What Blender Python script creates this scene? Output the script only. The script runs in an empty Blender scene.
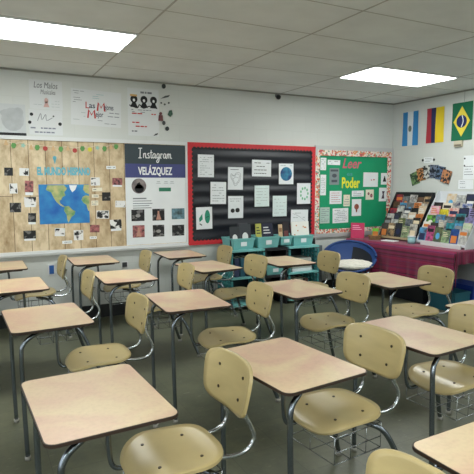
import bpy, bmesh, math, random
from mathutils import Vector, Matrix
random.seed(7)
S = bpy.context.scene
C = S.collection

# ------------------------------------------------------------------ room and camera numbers (metres)
CAMZ = 1.535
F = 0.973 * 525
YAW, PIT, ROL = 0.4744, 0.1043, -0.0017
D = 5.867      # back wall
XR = 5.651     # right wall
H = 2.716      # ceiling
XL, YF = -2.6, -2.6

fw = Vector((math.sin(YAW) * math.cos(PIT), math.cos(YAW) * math.cos(PIT), -math.sin(PIT)))
r0 = Vector((math.cos(YAW), -math.sin(YAW), 0))
u0 = r0.cross(fw)
rt = math.cos(ROL) * r0 + math.sin(ROL) * u0
up = -math.sin(ROL) * r0 + math.cos(ROL) * u0

def ray(x, y): return fw + rt * ((x - 237) / F) - up * ((y - 237) / F)
def uz(wall, x, y):
    d = ray(x, y)
    if wall == 'back':
        d = d * (D / d.y); return d.x, d.z + CAMZ
    d = d * (XR / d.x); return d.y, d.z + CAMZ

cam = bpy.data.cameras.new('camera'); co = bpy.data.objects.new('camera', cam); C.objects.link(co)
cam.sensor_width = 36; cam.lens = F / 474 * 36; cam.clip_start = 0.05
m3 = Matrix((rt, up, -fw)).transposed()
co.matrix_world = Matrix.Translation((0, 0, CAMZ)) @ m3.to_4x4()
S.camera = co

# ------------------------------------------------------------------ materials
def lin(c):
    return tuple(((v / 255) / 12.92 if v / 255 <= .04045 else ((v / 255 + .055) / 1.055) ** 2.4) for v in c) + (1,)
MATS = {}
def mat(name, col, rough=.6, metal=0., var=0., scale=8., bump=0., bscale=60., spec=.5, col2=None, stretch=(1, 1, 1)):
    if name in MATS: return MATS[name]
    m = bpy.data.materials.new(name); m.use_nodes = True
    nt = m.node_tree; b = nt.nodes['Principled BSDF']
    b.inputs['Roughness'].default_value = rough; b.inputs['Metallic'].default_value = metal
    b.inputs['Specular IOR Level'].default_value = spec
    base = lin(col)
    b.inputs['Base Color'].default_value = base
    if var or col2:
        tc = nt.nodes.new('ShaderNodeTexCoord'); mp = nt.nodes.new('ShaderNodeMapping'); mp.inputs['Scale'].default_value = stretch
        nt.links.new(tc.outputs['Object'], mp.inputs[0])
        oi = nt.nodes.new('ShaderNodeObjectInfo'); ad = nt.nodes.new('ShaderNodeVectorMath'); ad.operation = 'ADD'
        mu = nt.nodes.new('ShaderNodeMath'); mu.operation = 'MULTIPLY'; mu.inputs[1].default_value = 37
        nt.links.new(oi.outputs['Random'], mu.inputs[0]); nt.links.new(mp.outputs[0], ad.inputs[0]); nt.links.new(mu.outputs[0], ad.inputs[1])
        n = nt.nodes.new('ShaderNodeTexNoise'); n.inputs['Scale'].default_value = scale; n.inputs['Detail'].default_value = 6
        nt.links.new(ad.outputs[0], n.inputs['Vector'])
        r = nt.nodes.new('ShaderNodeValToRGB'); e = r.color_ramp.elements
        e[0].position, e[1].position = (.47, .53) if name.endswith('monochrome_print') or name.startswith('card_') else (.53, .6) if name == 'dark_print' else (.3, .7)
        if col2: e[0].color = lin(col2); e[1].color = base
        else:
            e[0].color = tuple(c * (1 - var) for c in base[:3]) + (1,); e[1].color = tuple(min(1, c * (1 + var)) for c in base[:3]) + (1,)
        nt.links.new(n.outputs['Fac'], r.inputs[0]); nt.links.new(r.outputs[0], b.inputs['Base Color'])
    if bump:
        tc = nt.nodes.new('ShaderNodeTexCoord'); n = nt.nodes.new('ShaderNodeTexNoise'); n.inputs['Scale'].default_value = bscale
        nt.links.new(tc.outputs['Object'], n.inputs['Vector'])
        bp = nt.nodes.new('ShaderNodeBump'); bp.inputs['Strength'].default_value = bump; bp.inputs['Distance'].default_value = .01
        nt.links.new(n.outputs['Fac'], bp.inputs['Height']); nt.links.new(bp.outputs[0], b.inputs['Normal'])
    MATS[name] = m
    return m

def new(nt, t, **k):
    n = nt.nodes.new(t)
    for a, v in k.items(): setattr(n, a, v)
    return n

def wall_mat(name, axis):
    m = mat(name, (204, 207, 205), .55)
    nt = m.node_tree; b = nt.nodes['Principled BSDF']
    tc = new(nt, 'ShaderNodeTexCoord'); sp = new(nt, 'ShaderNodeSeparateXYZ'); cb = new(nt, 'ShaderNodeCombineXYZ')
    nt.links.new(tc.outputs['Object'], sp.inputs[0])
    nt.links.new(sp.outputs[axis], cb.inputs[0]); nt.links.new(sp.outputs[2], cb.inputs[1])
    br = new(nt, 'ShaderNodeTexBrick'); br.inputs['Scale'].default_value = 1
    br.inputs['Brick Width'].default_value = .4064; br.inputs['Row Height'].default_value = .2032
    br.inputs['Mortar Size'].default_value = .004; br.inputs['Mortar Smooth'].default_value = .6
    br.inputs['Color1'].default_value = lin((206, 209, 205)); br.inputs['Color2'].default_value = lin((204, 207, 203)); br.inputs['Mortar'].default_value = lin((200, 203, 199))
    nt.links.new(cb.outputs[0], br.inputs['Vector'])
    ns = new(nt, 'ShaderNodeTexNoise'); ns.inputs['Scale'].default_value = 90; nt.links.new(tc.outputs['Object'], ns.inputs['Vector'])
    ml = new(nt, 'ShaderNodeMath', operation='MULTIPLY_ADD'); ml.inputs[1].default_value = -1.0
    nt.links.new(br.outputs['Fac'], ml.inputs[0]); nt.links.new(ns.outputs['Fac'], ml.inputs[2])
    bp = new(nt, 'ShaderNodeBump'); bp.inputs['Strength'].default_value = .2; bp.inputs['Distance'].default_value = .002
    nt.links.new(ml.outputs[0], bp.inputs['Height']); nt.links.new(bp.outputs[0], b.inputs['Normal'])
    nt.links.new(br.outputs['Color'], b.inputs['Base Color'])
    return m

def floor_mat():
    m = mat('vinyl_floor', (96, 98, 86), .32)
    nt = m.node_tree; b = nt.nodes['Principled BSDF']
    tc = new(nt, 'ShaderNodeTexCoord')
    br = new(nt, 'ShaderNodeTexBrick', offset=0.0); br.inputs['Scale'].default_value = 1
    br.inputs['Brick Width'].default_value = .3048; br.inputs['Row Height'].default_value = .3048; br.inputs['Mortar Size'].default_value = .0015
    br.inputs['Color1'].default_value = lin((99, 101, 82)); br.inputs['Color2'].default_value = lin((92, 95, 78)); br.inputs['Mortar'].default_value = lin((74, 76, 65))
    nt.links.new(tc.outputs['Object'], br.inputs['Vector'])
    n = new(nt, 'ShaderNodeTexNoise'); n.inputs['Scale'].default_value = 9; n.inputs['Detail'].default_value = 8; n.inputs['Roughness'].default_value = .7
    nt.links.new(tc.outputs['Object'], n.inputs['Vector'])
    r = new(nt, 'ShaderNodeValToRGB'); r.color_ramp.elements[0].position = .3; r.color_ramp.elements[1].position = .75
    r.color_ramp.elements[0].color = (.68, .68, .66, 1); r.color_ramp.elements[1].color = (1.25, 1.25, 1.2, 1)
    nt.links.new(n.outputs['Fac'], r.inputs[0])
    mx = new(nt, 'ShaderNodeMix', data_type='RGBA', blend_type='MULTIPLY'); mx.inputs[0].default_value = 1
    nt.links.new(br.outputs['Color'], mx.inputs[6]); nt.links.new(r.outputs[0], mx.inputs[7])
    # pale scuffs
    mp = new(nt, 'ShaderNodeMapping'); mp.inputs['Scale'].default_value = (2.5, 9, 1); mp.inputs['Rotation'].default_value = (0, 0, .5)
    nt.links.new(tc.outputs['Object'], mp.inputs[0])
    n2 = new(nt, 'ShaderNodeTexNoise'); n2.inputs['Scale'].default_value = 6; n2.inputs['Detail'].default_value = 5; nt.links.new(mp.outputs[0], n2.inputs['Vector'])
    r2 = new(nt, 'ShaderNodeValToRGB'); r2.color_ramp.elements[0].position = .64; r2.color_ramp.elements[1].position = .74
    nt.links.new(n2.outputs['Fac'], r2.inputs[0])
    mm = new(nt, 'ShaderNodeMath', operation='MULTIPLY'); mm.inputs[1].default_value = .55; nt.links.new(r2.outputs[0], mm.inputs[0])
    mx2 = new(nt, 'ShaderNodeMix', data_type='RGBA'); mx2.inputs[7].default_value = lin((150, 150, 136))
    nt.links.new(mm.outputs[0], mx2.inputs[0]); nt.links.new(mx.outputs[2], mx2.inputs[6])
    nt.links.new(mx2.outputs[2], b.inputs['Base Color'])
    mr = new(nt, 'ShaderNodeMapRange'); mr.inputs[3].default_value = .28; mr.inputs[4].default_value = .5
    nt.links.new(n.outputs['Fac'], mr.inputs[0]); nt.links.new(mr.outputs[0], b.inputs['Roughness'])
    return m

def desktop_mat():
    m = mat('desktop_laminate', (226, 196, 172), .32, spec=.4)
    nt = m.node_tree; b = nt.nodes['Principled BSDF']
    tc = new(nt, 'ShaderNodeTexCoord'); oi = new(nt, 'ShaderNodeObjectInfo')
    mu = new(nt, 'ShaderNodeMath', operation='MULTIPLY'); mu.inputs[1].default_value = 53
    nt.links.new(oi.outputs['Random'], mu.inputs[0])
    ad = new(nt, 'ShaderNodeVectorMath', operation='ADD'); nt.links.new(tc.outputs['Object'], ad.inputs[0]); nt.links.new(mu.outputs[0], ad.inputs[1])
    n = new(nt, 'ShaderNodeTexNoise'); n.inputs['Scale'].default_value = 3.2; n.inputs['Detail'].default_value = 3; n.inputs['Distortion'].default_value = .8
    nt.links.new(ad.outputs[0], n.inputs['Vector'])
    r = new(nt, 'ShaderNodeValToRGB'); e = r.color_ramp.elements
    e[0].position = .38; e[0].color = lin((208, 172, 148)); e[1].position = .6; e[1].color = lin((216, 194, 158))
    nt.links.new(n.outputs['Fac'], r.inputs[0])
    n2 = new(nt, 'ShaderNodeTexNoise'); n2.inputs['Scale'].default_value = 60; n2.inputs['Detail'].default_value = 4; nt.links.new(ad.outputs[0], n2.inputs['Vector'])
    r2 = new(nt, 'ShaderNodeValToRGB'); r2.color_ramp.elements[0].position = .25; r2.color_ramp.elements[0].color = (.86, .84, .82, 1); r2.color_ramp.elements[1].position = .55
    nt.links.new(n2.outputs['Fac'], r2.inputs[0])
    mx = new(nt, 'ShaderNodeMix', data_type='RGBA', blend_type='MULTIPLY'); mx.inputs[0].default_value = .6
    nt.links.new(r.outputs[0], mx.inputs[6]); nt.links.new(r2.outputs[0], mx.inputs[7]); nt.links.new(mx.outputs[2], b.inputs['Base Color'])
    return m

def plank_mat():
    m = mat('plank_print_paper', (190, 170, 130), .7)
    nt = m.node_tree; b = nt.nodes['Principled BSDF']
    tc = new(nt, 'ShaderNodeTexCoord'); sp = new(nt, 'ShaderNodeSeparateXYZ'); nt.links.new(tc.outputs['Object'], sp.inputs[0])
    cb = new(nt, 'ShaderNodeCombineXYZ'); nt.links.new(sp.outputs[1], cb.inputs[0]); nt.links.new(sp.outputs[0], cb.inputs[1])
    br = new(nt, 'ShaderNodeTexBrick'); br.inputs['Brick Width'].default_value = 3.0; br.inputs['Row Height'].default_value = .17
    br.inputs['Scale'].default_value = 1; br.inputs['Mortar Size'].default_value = .003
    br.inputs['Color1'].default_value = lin((214, 199, 170)); br.inputs['Color2'].default_value = lin((198, 180, 148)); br.inputs['Mortar'].default_value = lin((110, 92, 66))
    nt.links.new(cb.outputs[0], br.inputs['Vector'])
    mp = new(nt, 'ShaderNodeMapping'); mp.inputs['Scale'].default_value = (3.5, 2.0, 1); nt.links.new(tc.outputs['Object'], mp.inputs[0])
    n = new(nt, 'ShaderNodeTexNoise'); n.inputs['Scale'].default_value = 2.2; n.inputs['Detail'].default_value = 9; n.inputs['Roughness'].default_value = .65
    nt.links.new(mp.outputs[0], n.inputs['Vector'])
    r = new(nt, 'ShaderNodeValToRGB'); e = r.color_ramp.elements
    e[0].position = .3; e[0].color = lin((176, 152, 118)); e[1].position = .58; e[1].color = (1.1, 1.08, 1.05, 1)
    nt.links.new(n.outputs['Fac'], r.inputs[0])
    mx = new(nt, 'ShaderNodeMix', data_type='RGBA', blend_type='MULTIPLY'); mx.inputs[0].default_value = .85
    nt.links.new(br.outputs['Color'], mx.inputs[6]); nt.links.new(r.outputs[0], mx.inputs[7]); nt.links.new(mx.outputs[2], b.inputs['Base Color'])
    return m

def confetti_mat(name, cols, scale, rough=.7):
    m = mat(name, (230, 225, 215), rough)
    nt = m.node_tree; b = nt.nodes['Principled BSDF']
    tc = new(nt, 'ShaderNodeTexCoord'); v = new(nt, 'ShaderNodeTexVoronoi'); v.inputs['Scale'].default_value = scale
    nt.links.new(tc.outputs['Object'], v.inputs['Vector'])
    sp = new(nt, 'ShaderNodeSeparateColor'); nt.links.new(v.outputs['Color'], sp.inputs[0])
    r = new(nt, 'ShaderNodeValToRGB'); r.color_ramp.interpolation = 'CONSTANT'
    e = r.color_ramp.elements; e[0].position = 0; e[0].color = lin(cols[0]); e[1].position = 1 / len(cols); e[1].color = lin(cols[1])
    for i, c in enumerate(cols[2:]): k = e.new((i + 2) / len(cols)); k.color = lin(c)
    nt.links.new(sp.outputs[0], r.inputs[0]); nt.links.new(r.outputs[0], b.inputs['Base Color'])
    return m

def cloth_mat():
    m = mat('woven_cloth', (108, 18, 60), .9)
    nt = m.node_tree; b = nt.nodes['Principled BSDF']
    tc = new(nt, 'ShaderNodeTexCoord')
    # the woven stripes run along the cloth (UV v)
    sp = new(nt, 'ShaderNodeSeparateXYZ'); nt.links.new(tc.outputs['UV'], sp.inputs[0])
    n = new(nt, 'ShaderNodeTexNoise', noise_dimensions='1D'); n.inputs['Scale'].default_value = 22; n.inputs['Detail'].default_value = 4; n.inputs['Roughness'].default_value = .8
    nt.links.new(sp.outputs[1], n.inputs['W'])
    r = new(nt, 'ShaderNodeValToRGB'); e = r.color_ramp.elements
    e[0].position = .3; e[0].color = lin((44, 8, 38)); e[1].position = .8; e[1].color = lin((180, 54, 110))
    for p, c in ((.42, (98, 10, 46)), (.52, (140, 16, 66)), (.6, (86, 20, 66)), (.68, (124, 26, 74))): k = e.new(p); k.color = lin(c)
    nt.links.new(n.outputs['Fac'], r.inputs[0]); nt.links.new(r.outputs[0], b.inputs['Base Color'])
    b.inputs['Sheen Weight'].default_value = .2
    return m

M_wb, M_wr = wall_mat('painted_block_x', 0), wall_mat('painted_block_y', 1)
M_floor, M_desk, M_plank, M_cloth = floor_mat(), desktop_mat(), plank_mat(), cloth_mat()
M_ceil = mat('ceiling_panel', (232, 235, 234), .9, var=.05, scale=3, bump=.3, bscale=160)
M_grid = mat('ceiling_joint', (182, 181, 176), .8)
M_base = mat('black_vinyl_base', (30, 32, 33), .5)
M_edge = mat('desk_edge_band', (52, 38, 30), .5)
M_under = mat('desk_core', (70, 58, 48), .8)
M_ply = mat('moulded_plywood', (184, 166, 118), .3, var=.08, scale=5, stretch=(1, 1, 4))
M_bolt = mat('bolt_metal', (70, 62, 50), .4, metal=.8)
M_steel = mat('dark_chrome_tube', (122, 130, 138), .24, metal=1)
M_chrome = mat('bright_chrome_tube', (205, 210, 214), .16, metal=1)
M_wire = mat('chrome_wire', (150, 155, 158), .25, metal=1)
M_glide = mat('nylon_glide', (150, 148, 140), .5)
M_alu = mat('aluminium_trim', (196, 198, 198), .4, metal=.35)
M_whitetrim = mat('white_trim', (214, 216, 216), .45)
M_paper = mat('white_paper', (226, 230, 232), .7, var=.02)
M_cream = mat('cream_paper', (226, 220, 200), .7, var=.03)
M_ink = mat('grey_ink', (120, 124, 130), .8)
M_black = mat('black_ink', (22, 24, 28), .7)
M_redink = mat('red_ink', (186, 52, 50), .7)
M_photo = mat('monochrome_print', (225, 225, 225), .4, col2=(14, 14, 18), scale=14)
M_photod = mat('dark_print', (110, 108, 108), .4, col2=(14, 16, 20), scale=22)
M_photoc = mat('tinted_print', (196, 120, 120), .4, col2=(24, 20, 26), scale=28)
M_navy = mat('black_corrugated', (26, 29, 38), .45)
M_red = mat('red_border_paper', (196, 40, 48), .6, var=.08, scale=20)
M_green = mat('emerald_paper', (10, 146, 100), .7, var=.04)
M_floral = confetti_mat('floral_border', [(228, 214, 200), (214, 96, 86), (232, 222, 208), (222, 150, 92), (120, 160, 140), (230, 220, 210), (190, 90, 100), (226, 216, 204)], 52)
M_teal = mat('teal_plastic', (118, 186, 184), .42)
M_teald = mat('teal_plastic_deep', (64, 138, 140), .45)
M_blackp = mat('black_plastic', (26, 28, 32), .5)

# ------------------------------------------------------------------ mesh helpers
def bm_new(): return bmesh.new()
def box(bm, x0, x1, y0, y1, z0, z1):
    vs = [bm.verts.new((x, y, z)) for z in (z0, z1) for x, y in ((x0, y0), (x1, y0), (x1, y1), (x0, y1))]
    for f in ((0, 3, 2, 1), (4, 5, 6, 7), (0, 1, 5, 4), (1, 2, 6, 5), (2, 3, 7, 6), (3, 0, 4, 7)): bm.faces.new([vs[i] for i in f])
    return vs
def prism(bm, pts, z0, z1):
    a = [bm.verts.new((x, y, z0)) for x, y in pts]; b = [bm.verts.new((x, y, z1)) for x, y in pts]
    n = len(pts)
    try:
        bm.faces.new(b); bm.faces.new(a[::-1])
    except ValueError: pass
    for i in range(n): bm.faces.new((a[i], a[(i + 1) % n], b[(i + 1) % n], b[i]))
def disc(bm, cx, cy, rx, ry, z0, z1, n=20):
    prism(bm, [(cx + rx * math.cos(2 * math.pi * i / n), cy + ry * math.sin(2 * math.pi * i / n)) for i in range(n)], z0, z1)
def catmull(P, n=6):
    P = [Vector(p) for p in P]; Q = [P[0] * 2 - P[1]] + P + [P[-1] * 2 - P[-2]]; out = []
    for i in range(1, len(Q) - 2):
        for k in range(n):
            t = k / n; a, b, c, d = Q[i - 1], Q[i], Q[i + 1], Q[i + 2]
            out.append(.5 * ((2 * b) + (c - a) * t + (2 * a - 5 * b + 4 * c - d) * t * t + (3 * b - a - 3 * c + d) * t ** 3))
    out.append(P[-1]); return out
def tube(bm, P, r, seg=10, smooth=6, close=False):
    P = catmull(P, smooth) if smooth > 1 else [Vector(p) for p in P]
    t = (P[1] - P[0]).normalized(); nrm = t.orthogonal().normalized(); rings = []
    for i, p in enumerate(P):
        t2 = (P[min(i + 1, len(P) - 1)] - P[max(i - 1, 0)]).normalized()
        nrm = (nrm - t2 * nrm.dot(t2)).normalized(); bn = t2.cross(nrm)
        rr = r[i] if isinstance(r, list) else r
        rings.append([bm.verts.new(p + (nrm * math.cos(2 * math.pi * k / seg) + bn * math.sin(2 * math.pi * k / seg)) * rr) for k in range(seg)])
    for a, b in zip(rings, rings[1:]):
        for k in range(seg): bm.faces.new((a[k], a[(k + 1) % seg], b[(k + 1) % seg], b[k])).smooth = True
    if close:
        for k in range(seg): bm.faces.new((rings[-1][k], rings[-1][(k + 1) % seg], rings[0][(k + 1) % seg], rings[0][k])).smooth = True
    else:
        bm.faces.new(rings[0][::-1]); bm.faces.new(rings[-1])
def mk(name, bm, m, parent=None, loc=None, mods=None, bevel=0, smooth=False):
    me = bpy.data.meshes.new(name)
    if bevel: bmesh.ops.bevel(bm, geom=[e for e in bm.edges if e.calc_face_angle(0) > .6], offset=bevel, segments=2, affect='EDGES', profile=.5)
    bmesh.ops.recalc_face_normals(bm, faces=bm.faces)
    if smooth:
        for f in bm.faces: f.smooth = True
    bm.to_mesh(me); bm.free()
    if isinstance(m, (list, tuple)):
        for k in m: me.materials.append(k)
    else: me.materials.append(m)
    o = bpy.data.objects.new(name, me); C.objects.link(o)
    if parent: o.parent = parent
    if loc: o.location = loc
    return o
def tag(o, label=None, cat=None, group=None, kind=None):
    if label: o['label'] = label
    if cat: o['category'] = cat
    if group: o['group'] = group
    if kind: o['kind'] = kind
    return o
def thing(name, label, cat, loc=(0, 0, 0), rz=0, group=None):
    o = bpy.data.objects.new(name, None); C.objects.link(o); o.location = loc; o.rotation_euler = (0, 0, rz); o.empty_display_size = .05
    return tag(o, label, cat, group)
def copy_tree(o, parent=None):
    c = o.copy(); C.objects.link(c); c.parent = parent
    for ch in list(o.children): copy_tree(ch, c)
    return c
def struct(name, bm, m): return tag(mk(name, bm, m), kind='structure')
def text_into(bm, s, size, cx=0, cy=0, z=0, bold=0, shear=0, width=None, depth=.0006):
    cu = bpy.data.curves.new('t', 'FONT'); cu.body = s; cu.size = size; cu.align_x = 'CENTER'; cu.align_y = 'CENTER'; cu.offset = bold; cu.shear = shear
    cu.extrude = depth; cu.resolution_u = 3
    o = bpy.data.objects.new('t', cu); C.objects.link(o)
    bpy.context.view_layer.update()
    dg = bpy.context.evaluated_depsgraph_get(); me = bpy.data.meshes.new_from_object(o.evaluated_get(dg))
    xs = [v.co.x for v in me.vertices]; ys = [v.co.y for v in me.vertices]
    w = max(xs) - min(xs); mx = (max(xs) + min(xs)) / 2; my = (max(ys) + min(ys)) / 2; k = (width / w) if width else 1
    for v in me.vertices: v.co = ((v.co.x - mx) * k + cx, v.co.y - my + cy, v.co.z + z)
    bm.from_mesh(me); bpy.data.meshes.remove(me); bpy.data.objects.remove(o); bpy.data.curves.remove(cu)
def stroke(bm, pts, w, z0, z1, smooth=4):
    P = catmull([(x, y, 0) for x, y in pts], smooth) if len(pts) > 2 and smooth > 1 else [Vector((x, y, 0)) for x, y in pts]
    L = []
    for i, p in enumerate(P):
        t = P[min(i + 1, len(P) - 1)] - P[max(i - 1, 0)]
        if t.length < 1e-9: t = Vector((1, 0, 0))
        t.normalize(); n = Vector((-t.y, t.x, 0)) * w / 2
        L.append([bm.verts.new((q.x, q.y, z)) for q in (p + n, p - n) for z in (z0, z1)])
    for a, b in zip(L, L[1:]):
        for i, j in ((1, 3), (3, 2), (2, 0), (0, 1)): bm.faces.new((a[i], a[j], b[j], b[i]))

# wall frame: local x runs to the viewer's right, y up, z out of the wall
def frame(wall, u, z, d, tilt=0):
    if wall == 'back': m = Matrix(((1, 0, 0, u), (0, 0, -1, D - d), (0, 1, 0, z), (0, 0, 0, 1)))
    else: m = Matrix(((0, 0, -1, XR - d), (-1, 0, 0, u), (0, 1, 0, z), (0, 0, 0, 1)))
    return m @ Matrix.Rotation(tilt, 4, 'Z')
def px_rect(wall, cx, cy, w, h):
    u, z = uz(wall, cx, cy); a = uz(wall, cx - w / 2, cy)[0]; b = uz(wall, cx + w / 2, cy)[0]
    t = uz(wall, cx, cy - h / 2)[1]; bt = uz(wall, cx, cy + h / 2)[1]
    return u, z, abs(b - a), t - bt
def wall_sheet(name, wall, cx, cy, w, h, m, d, tilt=0, thick=.0015, label=None, cat=None, group=None):
    u, z, W, Hh = px_rect(wall, cx, cy, w, h)
    bm = bm_new(); box(bm, -W / 2, W / 2, -Hh / 2, Hh / 2, 0, thick)
    o = mk(name, bm, m); o.matrix_world = frame(wall, u, z, d, tilt); tag(o, label, cat, group)
    return o, W, Hh
def writing(par, W, Hh, rows, z, m=None, name='writing', x0=-.4, x1=.4, y0=-.42, y1=.42, t=.12, seed=0, fill=.8):
    rnd = random.Random(seed); bm = bm_new()
    for i in range(rows):
        y = y1 - (i + .5) * (y1 - y0) / rows; x = x0 + rnd.uniform(0, .04)
        end = x0 + (x1 - x0) * (rnd.uniform(.75, 1) if rnd.random() < .8 else rnd.uniform(.3, .7))
        while x < end:
            l = rnd.uniform(.05, .16)
            if rnd.random() < fill: box(bm, x * W, min(x + l, x1) * W, (y - (y1 - y0) / rows * t) * Hh, (y + (y1 - y0) / rows * t) * Hh, z, z + .0005)
            x += l + .025
    return mk(name, bm, m or M_ink, par)

# ------------------------------------------------------------------ the setting
bm = bm_new(); box(bm, XL, XR, YF, D, -.1, 0); struct('floor', bm, M_floor)
bm = bm_new(); box(bm, XL, XR, YF, D, H, H + .1); struct('ceiling', bm, M_ceil)
bm = bm_new(); box(bm, XL - .15, XR + .15, D, D + .15, -.1, H + .1); struct('wall_back', bm, M_wb)
bm = bm_new(); box(bm, XL - .15, XR + .15, YF - .15, YF, -.1, H + .1); struct('wall_front', bm, M_wb)
bm = bm_new(); box(bm, XR, XR + .15, YF, D, -.1, H + .1); struct('wall_right', bm, M_wr)
bm = bm_new()
for a in ((YF, D, -.1, .95), (YF, D, 2.35, H + .1), (YF, -1.6, .95, 2.35), (4.4, D, .95, 2.35), (1.25, 1.55, .95, 2.35)): box(bm, XL - .15, XL, *a)  # openings added out of view so daylight lifts the ceiling
struct('wall_left', bm, M_wr)
for i, (a, b) in enumerate(((-1.6, 1.25), (1.55, 4.4))):
    bm = bm_new(); n_ = 3
    for z in (.95, 2.31): box(bm, XL - .1, XL - .05, a, b, z, z + .04)
    for k in range(n_ + 1): y = a + (b - a - .04) * k / n_; box(bm, XL - .1, XL - .05, y, y + .04, .99, 2.31)
    struct('added_window_%d' % (i + 1), bm, M_alu)  # frames of the added, unseen windows
bm = bm_new(); box(bm, XL, XR, D - .006, D, 0, .15); struct('baseboard_back', bm, M_base)
bm = bm_new(); box(bm, XR - .006, XR, YF, D - .006, 0, .15); struct('baseboard_right', bm, M_base)
T = .61; GX, GY = .0063, 4.077
bm = bm_new(); y = GY - 10 * T
while y < D:
    if y > YF: box(bm, XL, XR, y - .004, y + .004, H - .002, H + .001)
    y += T
x = GX - 2 * 2 * T
while x < XR:
    if x > XL: box(bm, x - .007, x + .007, YF, D, H - .0025, H + .001)
    x += 2 * T
struct('trim_1', bm, M_grid)
bm = bm_new(); box(bm, XL, XR, D - .02, D, H - .018, H - .003); box(bm, XR - .02, XR, YF, D - .02, H - .018, H - .003); struct('trim_2', bm, mat('edge_angle', (150, 149, 142), .7))

# ceiling lights
def emit(name, col, s):
    m = bpy.data.materials.new(name); m.use_nodes = True; b = m.node_tree.nodes['Principled BSDF']
    b.inputs['Base Color'].default_value = (.9, .9, .9, 1); b.inputs['Emission Color'].default_value = col; b.inputs['Emission Strength'].default_value = s
    return m
M_lamp = emit('lit_diffuser', (.96, 1, .98, 1), 16.0)
def lamp(x, y, label):
    t = thing('ceiling_light', label, 'ceiling light', (x, y, H), 0, 'fluorescent ceiling lights')
    W, L = 2 * T, T
    bm = bm_new()
    for a in ((0, W, 0, .018), (0, W, L - .018, L), (0, .018, .018, L - .018), (W - .018, W, .018, L - .018)): box(bm, *a, -.014, -.003)
    mk('light_frame', bm, M_whitetrim, t)
    bm = bm_new(); box(bm, .018, W - .018, .018, L - .018, -.010, -.004); mk('diffuser', bm, M_lamp, t)
lamp(GX, GY, 'large lit fluorescent ceiling panel above the map board at upper left')
lamp(GX + 6 * T, GY, 'lit fluorescent ceiling panel near the flags at upper right')
for x in (GX, GX + 6 * T):
    for y in (GY - 7 * T, GY - 10.5 * T): lamp(x, y, 'lit fluorescent ceiling panel over the front of the classroom')
lamp(GX - 4 * T, GY - 7 * T, 'lit fluorescent ceiling panel over the front of the classroom')

# ------------------------------------------------------------------ desk and chair units
def rrect(hx, hy, r, n=6):
    P = []
    for cx, cy, a0 in ((hx - r, hy - r, 0), (-hx + r, hy - r, 90), (-hx + r, -hy + r, 180), (hx - r, -hy + r, 270)):
        for k in range(n + 1):
            a = math.radians(a0 + 90 * k / n); P.append((cx + r * math.cos(a), cy + r * math.sin(a)))
    return P
def shell(fn, hx, hy, n_exp, thick, rings=8, seg=40):
    """moulded plywood panel: fn(a, b) -> point, on a rounded superellipse"""
    bm = bm_new(); grid = []
    for i in range(rings + 1):
        r = i / rings; row = []
        for k in range(seg if i else 1):
            a = 2 * math.pi * k / seg; c, s = math.cos(a), math.sin(a)
            e = 2 / n_exp; row.append((r * hx * math.copysign(abs(c) ** e, c), r * hy * math.copysign(abs(s) ** e, s)))
        grid.append(row)
    tops = []; bots = []
    for row in grid:
        tr, br = [], []
        for a, b in row:
            p = Vector(fn(a, b)); dx = Vector(fn(a + .001, b)) - p; dy = Vector(fn(a, b + .001)) - p; n = dx.cross(dy).normalized()
            tr.append(bm.verts.new(p + n * thick / 2)); br.append(bm.verts.new(p - n * thick / 2))
        tops.append(tr); bots.append(br)
    for G, fl in ((tops, 0), (bots, 1)):
        for k in range(seg):
            f = [G[0][0], G[1][k], G[1][(k + 1) % seg]]; bm.faces.new(f[::-1] if fl else f).smooth = True
        for i in range(1, rings):
            for k in range(seg):
                f = [G[i][k], G[i + 1][k], G[i + 1][(k + 1) % seg], G[i][(k + 1) % seg]]; bm.faces.new(f[::-1] if fl else f).smooth = True
    for k in range(seg): bm.faces.new((tops[-1][k], bots[-1][k], bots[-1][(k + 1) % seg], tops[-1][(k + 1) % seg]))
    return bm
SX = .314      # seat centre
def seat_fn(a, b):
    z = .445
    if a < -.04: z -= 2.1 * (a + .04) ** 2
    if a > .08: z += .9 * (a - .08) ** 2
    z += .30 * b * b * (1 - max(0, -a) * 2.5) - .012 * math.exp(-((a - .06) / .12) ** 2)
    return (SX + a, b, z)
def back_fn(a, b):     # a across (y), b up (z)
    w = 1 + .55 * b
    y = a * w
    return (.603 + .2 * b - 1.0 * y * y, y, .685 + b)
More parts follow.
